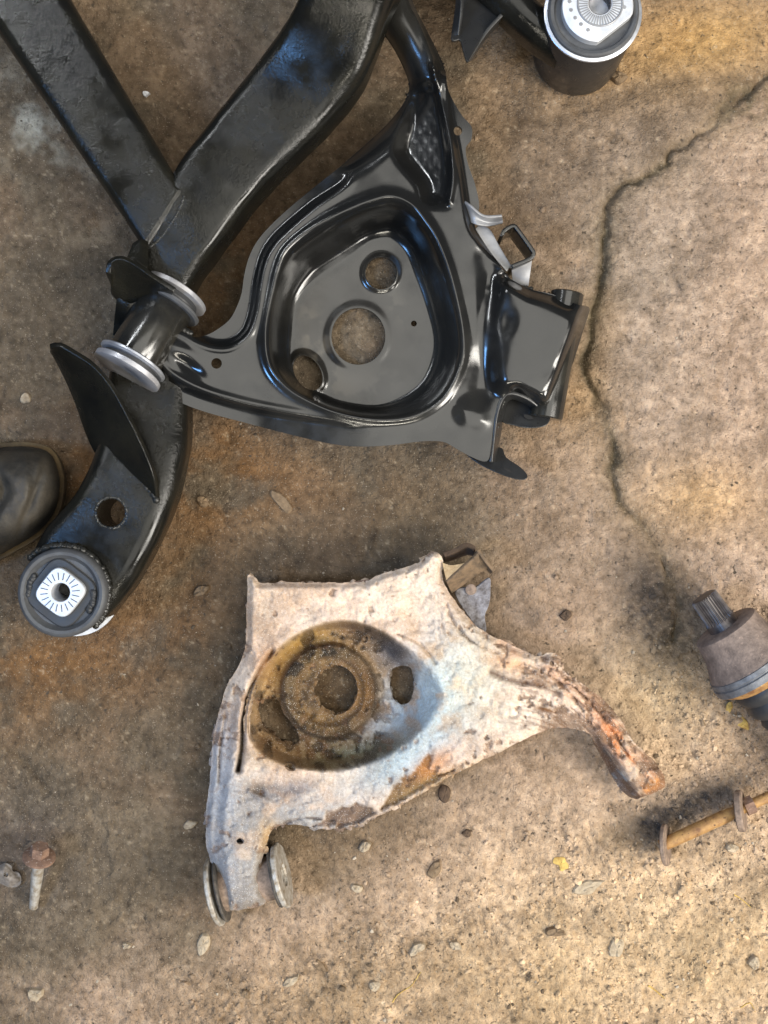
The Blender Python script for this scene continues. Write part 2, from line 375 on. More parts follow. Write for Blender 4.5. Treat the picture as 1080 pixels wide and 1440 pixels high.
def floor_col(U, V):
    n1 = fbm(U, V, 150, 5, 21); n2 = fbm(U, V, 46, 5, 22); n3 = fbm(U, V, 12, 3, 23)
    sd = sandy(U, V)[..., None]
    dark = lin(112, 95, 76); warm = lin(178, 153, 131); c = dark * (1 - sd) + warm * sd
    def mixc(c, mask, col):
        mask = np.clip(mask, 0, 1)[..., None]; return c * (1 - mask) + col * mask
    # brownish and greenish areas of soaked-in dirt
    c = mixc(c, sstep(0.46, 0.66, n1) * 0.5, lin(122, 102, 82))
    c = mixc(c, sstep(0.56, 0.42, n1) * (1 - sd[..., 0]) * 0.4, lin(98, 91, 77))
    rust = gauss(U, V, 40, 940, 150, 62, -12) * 1.2 + gauss(U, V, 480, 690, 120, 40) * 0.4 + gauss(U, V, 800, 880, 60, 60) * 0.3 + gauss(U, V, 330, 660, 70, 60) * 0.9 + gauss(U, V, 330, 400, 45, 70, 30) * 0.8 + gauss(U, V, 265, 770, 60, 110) * 0.6 + gauss(U, V, 105, 670, 40, 60) * 1.0
    c = mixc(c, rust * sstep(0.2, 0.55, n2) * 0.72, lin(112, 79, 44))
    c = mixc(c, gauss(U, V, 980, 60, 120, 50, -10) * 0.9 + gauss(U, V, 985, 700, 60, 40) * 0.6 + gauss(U, V, 815, 560, 40, 60) * 0.3, lin(180, 142, 88))
    c = mixc(c, gauss(U, V, 930, 965, 70, 70) * 0.6, lin(184, 160, 120))
    c = mixc(c, gauss(U, V, 905, 400, 60, 200) * 0.4, lin(172, 156, 140))
    c = mixc(c, gauss(U, V, 940, 1330, 260, 130) * 0.65, lin(202, 174, 134))
    c = mixc(c, gauss(U, V, 600, 1420, 240, 60) * 0.4, lin(166, 139, 98))
    c = mixc(c, gauss(U, V, 40, 175, 60, 34, 35) * sstep(0.42, 0.62, n2) * 0.8, lin(170, 166, 152))
    c = mixc(c, gauss(U, V, 30, 1200, 60, 60) * 0.35, lin(84, 82, 84))
    c = mixc(c, gauss(U, V, 560, 770, 150, 60) * 0.45, lin(84, 70, 52))
    c = mixc(c, gauss(U, V, 470, 1170, 80, 50) * 0.4, lin(104, 80, 52))
    c = mixc(c, gauss(U, V, 462, 985, 95, 75) * 0.85, lin(82, 64, 42))      # shade painted under the old arm, darkens the view through its holes
    # oily grit, dark streak behind the bolt, shade painted under the old arm's tail
    oil_shade = gauss(U, V, 932, 858, 42, 62, -15) * 1.25 * sstep(0.25, 0.5, n3 * 0.6 + n2 * 0.4) + gauss(U, V, 965, 1136, 52, 17, -24) * 1.2 + gauss(U, V, 915, 1165, 14, 26) * 0.7 + gauss(U, V, 838, 1062, 26, 24) * 0.5
    c = mixc(c, np.clip(oil_shade, 0, 1) * (0.45 + 0.7 * fbm(U, V, 6, 3, 25)), lin(58, 54, 53))
    c = mixc(c, gauss(U, V, 1050, 140, 34, 30) * 0.7 * sstep(0.3, 0.6, n3), lin(84, 76, 54))
    dc = np.abs(dist_signed(U, V) + 16 * (fbm(U, V, 22, 4, 8) - 0.5)); wd = 3.0 + 3.5 * fbm(U, V, 60, 2, 9); c_br = 0.5 + 0.9 * (n3 - 0.2)
    c = mixc(c, np.exp(-(dc / wd) ** 2) * (0.35 + 0.6 * sstep(0.35, 0.6, fbm(U, V, 80, 2, 15))), lin(74, 66, 52))
    c = mixc(c, np.exp(-(dc / 12) ** 2) * c_br * (gauss(U, V, 848, 370, 30, 55) * 0.8 + gauss(U, V, 832, 480, 30, 40) * 0.6 + gauss(U, V, 864, 650, 30, 30) * 0.6 + gauss(U, V, 1050, 130, 40, 30) * 0.6 + 0.25), lin(70, 66, 54))
    c = mixc(c, np.exp(-(dc / 30) ** 2) * 0.25, lin(120, 100, 70))
    c = mixc(c, np.exp(-(dist_line(U, V, SEAM) / 10) ** 2) * 0.55, lin(112, 92, 70))
    c = mixc(c, np.exp(-(dist_line(U, V, SCUFF) / 6) ** 2) * 0.5, lin(70, 58, 42))
    c = c * (0.62 + 0.76 * n2)[..., None] * (0.72 + 0.56 * n3)[..., None]
    n4 = fbm(U, V, 5, 2, 24); c = c * (0.74 + 0.52 * n4)[..., None]
    c = mixc(c, sstep(0.78, 0.90, n4) * 0.35, lin(196, 178, 150))
    c = mixc(c, sstep(0.24, 0.12, n4) * 0.5, lin(58, 46, 34))
    return c
def axis_coords(lo, hi, step, far):
    a = list(np.arange(lo, hi + step, step)); s = step
    x = a[-1]
    while x < far: s *= 1.35; x += s; a.append(x)
    s = step; x = a[0]; b = []
    while x > -far: s *= 1.35; x -= s; b.append(x)
    return np.array(b[::-1] + a)
gu = axis_coords(-60, 1140, 2.6, 5200); gv = axis_coords(-60, 1500, 2.6, 5200)
GU, GV = np.meshgrid(gu, gv); GZ = floor_z(GU, GV)
nr, nc = GU.shape; I = np.arange(nr * nc).reshape(nr, nc)
gf = np.stack([I[:-1, :-1], I[1:, :-1], I[1:, 1:], I[:-1, 1:]], -1).reshape(-1, 4)
gverts = np.stack([(GU - 540) * PX, (720 - GV) * PX, GZ], -1).reshape(-1, 3)
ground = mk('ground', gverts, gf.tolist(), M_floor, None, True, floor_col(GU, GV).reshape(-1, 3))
ground['kind'] = 'structure'
def gz(u, v):
    return float(floor_z(np.array([[float(u)]]), np.array([[float(v)]]))[0, 0])

# loose grit: thousands of crumbs nobody could count, one object
def grit():
    t = (1 + 5 ** 0.5) / 2
    ico = np.array([(-1, t, 0), (1, t, 0), (-1, -t, 0), (1, -t, 0), (0, -1, t), (0, 1, t), (0, -1, -t), (0, 1, -t), (t, 0, -1), (t, 0, 1), (-t, 0, -1), (-t, 0, 1)], float); ico /= np.linalg.norm(ico[0])
    icf = np.array([(0, 11, 5), (0, 5, 1), (0, 1, 7), (0, 7, 10), (0, 10, 11), (1, 5, 9), (5, 11, 4), (11, 10, 2), (10, 7, 6), (7, 1, 8), (3, 9, 4), (3, 4, 2), (3, 2, 6), (3, 6, 8), (3, 8, 9), (4, 9, 5), (2, 4, 11), (6, 2, 10), (8, 6, 7), (9, 8, 1)])
    n = 60000
    u = rng.uniform(-40, 1120, n); v = rng.uniform(-40, 1480, n)
    U = u[None]; V = v[None]
    rb = rubble(U, V)[0]; sd = sandy(U, V)[0]; cl = fbm(U, V, 40, 3, 33)[0]
    keep = rng.random(n) < (0.10 + 0.16 * sd + 0.75 * rb + 0.35 * gauss(U, V, 600, 1135, 130, 28, -27)[0] + 0.45 * gauss(U, V, 490, 1220, 60, 45)[0] + 0.3 * gauss(U, V, 290, 1000, 26, 160)[0] + 0.3 * gauss(U, V, 440, 795, 150, 22)[0] + 0.6 * gauss(U, V, 930, 870, 40, 60)[0]) * (0.35 + 1.3 * sstep(0.35, 0.65, cl))
    u, v, rb, sd = u[keep], v[keep], rb[keep], sd[keep]; n = len(u)
    size = np.exp(rng.normal(0, 0.55, n)) * (0.62 + 0.45 * rb) * PX * 1.1; size = np.minimum(size, PX * 4.6)
    z = floor_z(u[None], v[None])[0]
    ang = rng.uniform(0, 6.28, n); sx = rng.uniform(0.7, 1.5, n); sy = rng.uniform(0.6, 1.2, n); sz = rng.uniform(0.4, 0.9, n)
    jit = 1 + rng.uniform(-0.28, 0.28, (n, 12, 1)); P = ico[None] * jit
    x = P[..., 0] * sx[:, None]; y = P[..., 1] * sy[:, None]; c = np.cos(ang)[:, None]; s = np.sin(ang)[:, None]
    X = (x * c - y * s) * size[:, None] + ((u - 540) * PX)[:, None]; Y = (x * s + y * c) * size[:, None] + ((720 - v) * PX)[:, None]
    Z = P[..., 2] * (sz * size)[:, None] + (z + size * sz * 0.45)[:, None]
    F = (icf[None] + (np.arange(n) * 12)[:, None, None]).reshape(-1, 3)
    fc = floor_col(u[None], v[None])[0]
    tint = fc * rng.uniform(0.65, 1.12, (n, 1)); pale = rng.random(n) < 0.025; tint[pale] = lin(184, 170, 150) * rng.uniform(0.5, 0.9, (pale.sum(), 1))
    drk = rng.random(n) < 0.05; tint[drk] = lin(92, 78, 62)
    o = mk('loose_grit', np.stack([X, Y, Z], -1).reshape(-1, 3), F.tolist(), M_gravel, None, False, np.repeat(np.clip(tint, 0, 0.8), 12, 0))
    tag(o, 'loose sandy grit and crumbs scattered over the concrete floor', 'grit', None, 'stuff')
grit()

# ---------------------------------------------------------------- new glossy black control arm
arm = thing('control_arm', 'new glossy black pressed-steel control arm with deep spring pocket', 'control arm', tuple(W(512, 440, 0)))
OUT = [(516, -70), (520, 0), (530, 35), (550, 63), (566, 93), (575, 118), (573, 134), (560, 156), (538, 181), (505, 211), (475, 237), (431, 272), (394, 304), (367, 332), (352, 357), (344, 384), (340, 411),
       (334, 429), (324, 448), (309, 461), (291, 471), (274, 474), (257, 467), (236, 461), (219, 459), (209, 470), (206, 487), (215, 503), (228, 517), (237, 531), (238, 546), (251, 564), (288, 579), (343, 594),
       (404, 610), (465, 624), (505, 628), (550, 626), (590, 621), (622, 621), (640, 630), (660, 641), (684, 649), (690, 632), (693, 605), (696, 583), (703, 563), (714, 553), (728, 552), (748, 562), (764, 574),
       (771, 590), (780, 580), (792, 548), (806, 510), (821, 462), (829, 434), (818, 430), (800, 424), (778, 414), (747, 407), (728, 398), (712, 387), (700, 368), (686, 350), (674, 333), (667, 314), (674, 291),
       (668, 259), (658, 230), (655, 208), (663, 196), (663, 178), (650, 163), (638, 143), (630, 125), (626, 100), (616, 74), (601, 44), (586, 15), (578, -8), (572, -70)]
OUTs = catmull(OUT, True, 4)
BODY = catmull([(500, -90), (512, 0), (520, 35), (540, 63), (556, 93), (560, 118), (555, 134), (545, 156), (525, 185), (505, 222), (484, 256), (442, 286), (396, 325), (376, 349), (366, 373), (360, 402), (355, 436),
                (345, 465), (325, 481), (304, 483), (282, 476), (257, 462), (219, 452), (198, 480), (212, 505), (235, 531), (282, 555), (343, 573), (404, 585), (459, 593), (500, 600), (560, 608),
                (620, 680), (700, 690), (800, 620), (850, 430), (800, 390), (735, 385), (703, 368), (678, 343), (661, 318), (654, 280), (648, 240), (641, 200), (634, 165), (630, 130), (632, 100), (622, 74), (606, 44), (592, 10), (585, -90)], True, 4)
RIM = catmull([(405, 348), (442, 319), (487, 296), (525, 281), (552, 276), (579, 288), (598, 311), (614, 336), (631, 380), (645, 436), (651, 478), (649, 508), (636, 541), (616, 566), (585, 583), (550, 589),
               (515, 587), (480, 580), (448, 569), (410, 549), (386, 524), (376, 500), (374, 466), (378, 436), (385, 405), (392, 376)], True, 4)
FLO = catmull([(444, 393), (483, 368), (505, 352), (526, 338), (550, 336), (571, 353), (585, 387), (600, 429), (611, 471), (609, 503), (593, 538), (561, 562), (526, 572), (480, 566), (448, 552), (420, 532), (409, 505),
               (410, 472), (413, 440), (421, 416)], True, 4)
PAD = catmull([(580, 128), (600, 122), (618, 130), (628, 175), (633, 225), (631, 278), (618, 284), (600, 278), (592, 255), (566, 222), (562, 205), (572, 170)], True, 4)
BOX = catmull([(702, 398), (745, 413), (778, 426), (810, 447), (800, 490), (766, 568), (745, 560), (722, 548), (700, 535), (692, 470)], True, 4)
H1 = ell(504, 473, 38, 40); H2 = ell(536, 384, 22.5, 23); H3 = ell(433, 524, 27, 18, 58); H4 = ell(304.5, 511, 7.5, 7.5); H5 = ell(582, 455, 4.2, 4.2); H6 = ell(644, 184, 6, 6.5)
def arm_d(U, V):
    d = sdf(U, V, OUTs)
    for h in (H1, H2, H3, H4, H6, H5): d = np.maximum(d, -sdf(U, V, h))
    return d
hexc = []
for r_ in range(11):
    for c_ in range(6):
        x = 566 + c_ * 14.5 + (r_ % 2) * 7.2; y = 150 + r_ * 12.2; hexc.append((x, y))
def arm_z(U, V):
    z = np.full(U.shape, 0.062)
    z = z + 0.008 * sstep(200, -40, V) + 0.006 * sstep(380, 220, U)      # rises into the arm tip and to the bushing end
    # flat lip round the left and lower edge, and on the right of the arm
    bd = sdf(U, V, BODY)
    wl = 1 - np.clip(gauss(U, V, 530, 180, 66, 66) * 1.7 + sstep(300, 560, U) * sstep(540, 560, V), 0, 1)
    z = z - 0.0105 * sstep(-4.5, 4.5, bd) * wl
    z = z + 0.0012 * np.exp(-((bd + 9) / 4) ** 2) * wl * (U < 520)
    # rolled edge at the arm's throat and tip
    E1 = [(500, -70), (520, 0), (530, 35), (550, 63), (566, 93), (575, 118), (573, 134), (560, 156), (538, 181), (505, 211), (485, 229)]
    de = dist_line(U, V, E1); fade = sstep(262, 205, V)
    z = z - 0.030 * (1 - np.sqrt(np.clip(1 - (1 - np.clip(de / 36, 0, 1)) ** 2, 0, 1))) * fade
    E3 = [(572, -70), (578, -8), (586, 15), (601, 44), (616, 74), (626, 100)]
    d3 = dist_line(U, V, E3); z = z - 0.016 * (1 - np.sqrt(np.clip(1 - (1 - np.clip(d3 / 20, 0, 1)) ** 2, 0, 1))) * sstep(140, 100, V)
    # bead on the right of the honeycomb pad, and the sunk pad itself
    BEAD = catmull([(609, 92), (617, 130), (627, 172), (634, 207), (637, 250), (632, 284)], False, 5)
    z = z + 0.0045 * np.exp(-(dist_line(U, V, BEAD) / 3.6) ** 2)
    pd = sstep(13, -13, sdf(U, V, PAD)); z = z - (0.0055 + 0.00026 * np.clip(632 - U, 0, 70)) * pd
    hc = np.full(U.shape, 1e9)
    for (x, y) in hexc: hc = np.minimum(hc, (U - x) ** 2 + (V - y) ** 2)
    hc = np.sqrt(hc); z = z - 0.00022 * np.exp(-((hc - 5.6) / 1.2) ** 2) * sstep(-2, -9, sdf(U, V, PAD)) * sstep(268, 255, V)
    z = z + 0.003 * np.exp(-(dist_line(U, V, [(610, 96), (600, 60), (585, 20)]) / 5) ** 2)
    # neck towards the bushing: crowned, with a pressed facet
    z = z + 0.004 * gauss(U, V, 245, 492, 22, 12, 30) - 0.004 * gauss(U, V, 262, 512, 16, 6, 38)
    # box end, valley before it, ridges
    z = z + 0.0085 * sstep(20, -14, sdf(U, V, BOX))
    z = z - 0.0034 * np.exp(-(dist_line(U, V, [(686, 360), (694, 420), (692, 490), (680, 545)]) / 19) ** 2) - 0.003 * gauss(U, V, 694, 412, 9, 20, 8) - 0.002 * gauss(U, V, 714, 452, 10, 16, 10)
    z = z - 0.002 * gauss(U, V, 668, 520, 20, 26, 25) 
    z = z + 0.0026 * sstep(16, -14, sdf(U, V, ell(664, 584, 20, 15, 30)))
    z = z - 0.0007 * gauss(U, V, 770, 520, 7, 22, 70)
    e2 = ((U - 812) * (575 - 446) - (V - 446) * (766 - 812)) / math.hypot(129, 46)
    z = z - 0.032 * sstep(-3, 17, e2) * sstep(412, 430, V)
    top = [(712, 390), (747, 408), (778, 416), (800, 425)]; z = z - 0.010 * np.exp(-(dist_line(U, V, top) / 7) ** 2)
    low = [(728, 552), (748, 562), (764, 574)]; z = z - 0.012 * np.exp(-(dist_line(U, V, low) / 8) ** 2)
    # spring pocket
    dr = -sdf(U, V, RIM); df = sdf(U, V, FLO)
    t = np.where(dr <= 0, 0, np.where(df <= 0, 1, dr / (dr + df + 1e-6)))
    sh = np.clip((t - 0.10) / 0.72, 0, 1); sh = sh * sh * (3 - 2 * sh); sh = 0.25 * t + 0.75 * sh
    zf = 0.0065 + 0.0014 * (fbm(U, V, 70, 2, 41) - 0.5)
    rimz = z + 0.0028 * np.exp(-(dr / 7) ** 2)
    z = rimz * (1 - sh) + zf * sh
    z = z + 0.004 * sstep(13, 2, np.abs(sdf(U, V, H1)) ) * (df < 0) * 0.25 + 0.003 * np.exp(-((sdf(U, V, H3)) / 5) ** 2) + 0.0022 * np.exp(-((sdf(U, V, H2)) / 4) ** 2)
    return z + 0.0007 * (fbm(U, V, 60, 2, 44) - 0.5)
def arm_col(U, V, Z, D):
    n = fbm(U, V, 70, 4, 45); m = fbm(U, V, 20, 4, 46)
    c = np.zeros(U.shape + (3,)) + np.array((0.009, 0.009, 0.0088))
    c = c + (sstep(0.42, 0.70, n) * 0.010)[..., None] * np.array((1.0, 0.93, 0.78))                       # thin handling dust
    fl = sstep(4, -14, sdf(U, V, FLO)); sm = gauss(U, V, 448, 485, 14, 34, -18) + 0.6 * gauss(U, V, 505, 540, 40, 16) + 0.5 * gauss(U, V, 560, 430, 10, 26, -25)
    c = c + (fl * (0.010 + 0.055 * sm * sstep(0.42, 0.62, m)))[..., None] * np.array((1.0, 0.84, 0.62))   # rubbed brown dirt in the pan
    return c
sheet('pressed_shell', (190, -70, 845, 665), 1.6, arm_d, arm_z, M_shell, arm, 0.003, arm_col, 2)
# dark underside shell (second pressing, closes the box)
# bushing end: sleeve lying across the neck
A0 = W(245, 413, 0.056); A1 = W(176, 526, 0.074); axl = (A1 - A0).length
A0 = Vector(A0); dirA = (A1 - A0).normalized()
lathe('bushing_sleeve', A0, A1, [(0.010, 0.0215), (0.012, 0.0222), (axl - 0.012, 0.0222), (axl - 0.010, 0.0215)], M_gloss, arm, 56)
for (t, nm) in ((0.0095, 'rubber_flange'), (axl - 0.0135, 'rubber_flange')):
    lathe(nm, A0 + dirA * t, A1 + dirA, [(-0.0005, 0.018), (-0.0005, 0.0262), (0.0006, 0.0278), (0.0022, 0.0278), (0.0036, 0.0262), (0.0036, 0.018)], M_rubg if t < 0.02 else M_zinc, arm, 64)
lathe('rubber_core', A0 + dirA * 0.0025, A1, [(0, 0.0215), (0.004, 0.0232), (0.009, 0.0215), (axl - 0.016, 0.0215), (axl - 0.010, 0.0235), (axl - 0.0045, 0.022)], M_rub, arm, 56)
lathe('end_washer', A0 + dirA * -0.0022, A1, [(0, 0.008), (0, 0.0268), (0.0008, 0.0278), (0.0040, 0.0278), (0.0048, 0.0268), (0.0048, 0.008)], M_white, arm, 64)
lathe('end_washer', A0 + dirA * (axl - 0.0062), A1 + dirA, [(0, 0.008), (0, 0.0268), (0.0008, 0.0280), (0.0044, 0.0280), (0.0052, 0.0270), (0.0052, 0.012), (0.0047, 0.011)], M_white, arm, 64)
weld('weld_bead', [(222, 452, 0.066), (236, 456, 0.064), (254, 462, 0.062), (270, 470, 0.058)], 0.0032, M_weldp, arm)
weld('weld_bead', [(200, 487, 0.062), (206, 496, 0.060), (216, 508, 0.057), (228, 524, 0.053)], 0.0034, M_weldp, arm, seed=5)
# clip bracket on the right flank
ruled('bracket_flange', [(653, 283, 0.058), (662, 289, 0.062), (680, 303, 0.060), (706, 303, 0.055)], [(660, 311, 0.050), (670, 316, 0.056), (688, 318, 0.052), (707, 314, 0.047)], M_grey, arm, 0.002, bulge=0.003)
ruled('bracket_lip', [(672, 318, 0.046), (688, 322, 0.046), (702, 346, 0.046), (719, 374, 0.046)], [(668, 322, 0.047), (680, 342, 0.047), (694, 362, 0.047), (712, 382, 0.047)], M_grey, arm, 0.002)
LOOP = [(706, 330), (710, 323), (722, 317), (728, 322), (748, 350), (751, 357), (744, 364), (720, 374)]
ruled('bracket_loop', [(a, b, 0.062) for a, b in LOOP], [(540 + (a - 540) * 0.938 / 0.972, 720 + (b - 720) * 0.938 / 0.972, 0.028) for a, b in LOOP], M_gloss, arm, 0.0030, n=5)
ruled('bracket_leg', [(719, 376, 0.052), (735, 370, 0.054), (748, 362, 0.054)], [(721, 396, 0.042), (732, 402, 0.042), (743, 402, 0.042)], M_grey, arm, 0.002, bulge=0.002)
weld('weld_bead', [(720, 397, 0.050), (732, 404, 0.048), (746, 406, 0.048)], 0.0022, M_weldp, arm, seed=8)
# sleeve through the box end
B0 = W(798, 411, 0.046); B1 = W(768, 588, 0.044); bl = (B1 - B0).length
lathe('pivot_sleeve', B0, B1, [(0, 0.008), (0.0, 0.0122), (0.001, 0.0132), (bl - 0.001, 0.0132), (bl, 0.0122), (bl, 0.008)], M_gloss, arm, 48)
# lower cheek plates and the rolled wall between them
plate('cheek_plate', [(706, 592), (707, 570), (716, 556), (730, 554), (752, 565), (771, 582), (773, 592), (764, 600), (742, 602), (722, 598)], 0.040, 0.003, M_satin, arm, tilt=(740, 580, 0.0, 0.00026))
plate('slot_mark', [(737, 583), (745, 584), (750, 588), (744, 590), (738, 587)], 0.0427, 0.001, M_hole, arm, bev=0, tilt=(740, 580, 0.0, 0.00026))
plate('foot_tab', [(654, 637), (672, 640), (687, 644), (690, 630), (706, 630), (712, 643), (732, 657), (742, 669), (735, 675), (712, 670), (676, 654)], 0.041, 0.003, M_satin, arm, n=4, tilt=(690, 650, 0.0, 0.00026))
plate('slot_mark', [(706, 657), (716, 660), (720, 664), (714, 664)], 0.0415, 0.001, M_hole, arm, bev=0, tilt=(690, 650, 0.0, 0.00026))
ruled('web_wall', [(690, 650, 0.060), (694, 610, 0.061), (698, 582, 0.062), (706, 560, 0.062), (718, 552, 0.060), (746, 562, 0.056), (771, 584, 0.048)],
      [(694, 650, 0.040), (702, 612, 0.040), (705, 586, 0.040), (711, 566, 0.040), (721, 560, 0.040), (744, 569, 0.040), (769, 588, 0.040)], M_satin, arm, 0.003)
weld('weld_bead', [(692, 640, 0.052), (698, 605, 0.052), (702, 580, 0.053), (709, 562, 0.054)], 0.0019, M_weldp, arm, 0.9, seed=9)

# ---------------------------------------------------------------- black subframe
frame = thing('subframe', 'hand-painted black subframe of welded box tubes with large rubber mounts', 'subframe', tuple(W(250, 300, 0)))
main_tube = rsweep('main_tube', [(452, -90, 600, -80, 0.150, 0.050, 0.016), (420, 0, 553, 8, 0.122, 0.050, 0.016), (388, 55, 516, 106, 0.099, 0.050, 0.016), (348, 108, 470, 166, 0.086, 0.050, 0.013), (300, 168, 420, 215, 0.083, 0.050, 0.012),
                     (247, 240, 364, 270, 0.082, 0.050, 0.010), (208, 335, 306, 345, 0.080, 0.050, 0.009), (184, 410, 264, 412, 0.072, 0.046, 0.008), (163, 480, 262, 490, 0.060, 0.044, 0.008), (150, 555, 265, 570, 0.060, 0.044, 0.011),
                     (138, 625, 262, 640, 0.066, 0.046, 0.014), (110, 690, 240, 722, 0.070, 0.048, 0.014), (62, 748, 196, 810, 0.070, 0.048, 0.013), (40, 800, 152, 868, 0.068, 0.048, 0.012)], M_frame, frame, 8, 0.0012)
rsweep('cross_tube', [(-150, -172, -38, -232, 0.084, 0.046, 0.011), (-95, -90, 16, -142, 0.083, 0.046, 0.011), (0, 50, 100, 0, 0.082, 0.046, 0.011), (100, 197, 174, 125, 0.0825, 0.046, 0.010), (190, 331, 246, 247, 0.0822, 0.046, 0.008), (202, 349, 258, 265, 0.0816, 0.046, 0.004), (208, 358, 264, 274, 0.0775, 0.042, 0.004), (216, 370, 272, 286, 0.068, 0.034, 0.004)], M_frame, frame, 8, 0.0010, seed=4)
weld('weld_bead', [(246, 243, 0.077), (250, 250, 0.080), (259, 264, 0.0804), (254, 290, 0.0806), (240, 314, 0.0802), (224, 336, 0.0796), (206, 352, 0.077)], 0.0012, M_weldp, frame, 0.4, seed=11)
# clevis round the arm's bushing
ruled('clevis_cheek', [(152, 384, 0.098), (155, 367, 0.1), (170, 362, 0.101), (190, 370, 0.101), (216, 388, 0.1), (246, 408, 0.096)], [(158, 410, 0.07), (166, 420, 0.068), (178, 424, 0.066), (196, 428, 0.064), (216, 424, 0.064), (238, 418, 0.064)], M_frame, frame, 0.004)
ruled('clevis_web', [(188, 345, 0.088), (198, 338, 0.088), (207, 342, 0.085)], [(178, 366, 0.096), (194, 372, 0.096), (207, 380, 0.094)], M_frame, frame, 0.004)
ruled('clevis_leg', [(166, 415, 0.07), (182, 425, 0.07), (196, 420, 0.07)], [(160, 470, 0.052), (168, 475, 0.052), (180, 478, 0.052)], M_frame, frame, 0.004)
ruled('gusset_plate', [(70, 487, 0.096), (84, 484, 0.099), (108, 497, 0.100), (132, 513, 0.100), (158, 543, 0.098), (184, 590, 0.094), (204, 632, 0.088), (218, 668, 0.080), (222, 700, 0.070)],
      [(72, 492, 0.085), (82, 510, 0.074), (96, 538, 0.064), (110, 572, 0.056), (124, 612, 0.052), (142, 646, 0.052), (172, 672, 0.056), (202, 692, 0.060), (216, 704, 0.064)], M_frame, frame, 0.004)
weld('weld_bead', [(166, 630, 0.060), (182, 646, 0.061), (204, 680, 0.066), (220, 702, 0.070)], 0.0028, M_weldp, frame, 0.7, seed=15)
# hole in the arm of the frame: bored boss
def bore(o, P, r):
    c = vlathe('cutter', (P.x, P.y, -0.05), [(0, r), (0.3, r)], M_frame, None, 40, None)
    m = o.modifiers.new('bore', 'BOOLEAN'); m.object = c; m.solver = 'EXACT'
    bpy.context.view_layer.update()
    me = bpy.data.meshes.new_from_object(o.evaluated_get(bpy.context.evaluated_depsgraph_get()))
    o.modifiers.clear(); o.data = me; me.name = o.name; bpy.data.objects.remove(c, do_unlink=True); me.set_sharp_from_angle(angle=R(50))
bore(main_tube, W(156, 721, 0.07), 0.0112)
weld('bore_rim', [(156 + 22 * math.cos(a), 721 + 22 * math.sin(a), 0.0695) for a in np.linspace(0, 6.3, 20)], 0.0014, M_weldp, frame, 0.6, 0.15, seed=17)

# large round mount at the end
def ringplate(name, outer, cx, cy, rh, z, thick, mat, parent, depth=None):
    c = W(cx, cy, z); n = len(outer); depth = depth or thick; vs = []; fs = []
    O = [W(p[0], p[1], z) for p in outer]
    for p in O: vs.append((p.x, p.y, z - thick))
    for p in O: vs.append((p.x, p.y, z - 0.0008))
    for p in O: q = p + (c - p) * 0.04; vs.append((q.x, q.y, z))
    for sc, zz in ((1.06, z), (1.0, z - 0.0006), (1.0, z - depth)):
        for p in O:
            d = (p - c); a = math.atan2(d.y, d.x); vs.append((c.x + math.cos(a) * rh * sc, c.y + math.sin(a) * rh * sc, zz))
    for j in range(5):
        for i in range(n): fs.append((j * n + i, (j + 1) * n + i, (j + 1) * n + (i + 1) % n, j * n + (i + 1) % n))
    return mk(name, vs, fs, mat, parent, True, None, 35)
def rounded_square(cx, cy, half, rot, rr=0.45, n=60):
    out = []
    for k in range(n):
        a = 2 * math.pi * k / n; c, s = math.cos(a), math.sin(a); p = 4.2
        r = half / ((abs(c) ** p + abs(s) ** p) ** (1 / p)); out.append((cx + r * math.cos(a + R(rot)), cy + r * math.sin(a + R(rot))))
    return out
def mount(cx, cy, zt, rad, hgt, name, nick):
    c = W(cx, cy, 0); top = W(cx, cy, zt)
    base = Vector((top.x, top.y, zt - hgt)); up = base + Vector((0, 0, 1))
    sl = lathe(name, base, up, [(0, rad - 0.004), (0, rad * 0.97), (0.003, rad), (hgt - 0.012, rad), (hgt - 0.010, rad * 0.985), (hgt - 0.010, rad * 0.6), (0.001, rad * 0.6)], M_satin if nick else M_frame, frame, 64, caps=False)
    return base, up, top
base, up, top = mount(86, 834, 0.088, 0.0335, 0.070, 'mount_sleeve', False)
T = top.copy()
ring = lathe('mount_bush', Vector((T.x, T.y, T.z - 0.012)), Vector((T.x, T.y, T.z)), [(0, 0.0335), (0.002, 0.0345), (0.0085, 0.0345), (0.0108, 0.0332), (0.0118, 0.0315), (0.0112, 0.0292), (0.0085, 0.0278), (0.006, 0.026), (0.006, 0.010), (-0.03, 0.010)], M_rubg, frame, 72, caps=False)
ringplate('rubber_web', rounded_square(86, 834, 41, -52), 85, 833, 0.009, 0.0845, 0.005, M_rub, ring)
ins = ringplate('inner_block', rounded_square(84.5, 833, 29.0, -52), 85, 833, 0.0072, 0.0895, 0.010, M_alu, ring, 0.06)
def ticks(name, cx, cy, z, r0, r1, n, w, parent, rot0=0.0, mat=None, squash=None):
    vs = []; fs = []; c = W(cx, cy, z)
    for k in range(n):
        a = rot0 + 2 * math.pi * k / n; d = Vector((math.cos(a), math.sin(a), 0)); q = Vector((-d.y, d.x, 0)) * w / 2
        f = squash(a) if squash else 1.0
        p0 = c + d * r0; p1 = c + d * r1 * f; b = len(vs)
        for p in (p0 + q, p0 - q, p1 - q, p1 + q): vs.append(p)
        for p in (p0 + q, p0 - q, p1 - q, p1 + q): vs.append(p + Vector((0, 0, 0.0004)))
        fs += [(b + 4, b + 7, b + 6, b + 5), (b, b + 1, b + 5, b + 4), (b + 1, b + 2, b + 6, b + 5), (b + 2, b + 3, b + 7, b + 6), (b + 3, b, b + 4, b + 7)]
    return mk(name, vs, fs, mat or M_tick, parent, False)
t_ = ticks('radial_marks', 84.5, 833, 0.0895, 0.0095, 0.0152, 20, 0.0006, ring, 0.1)
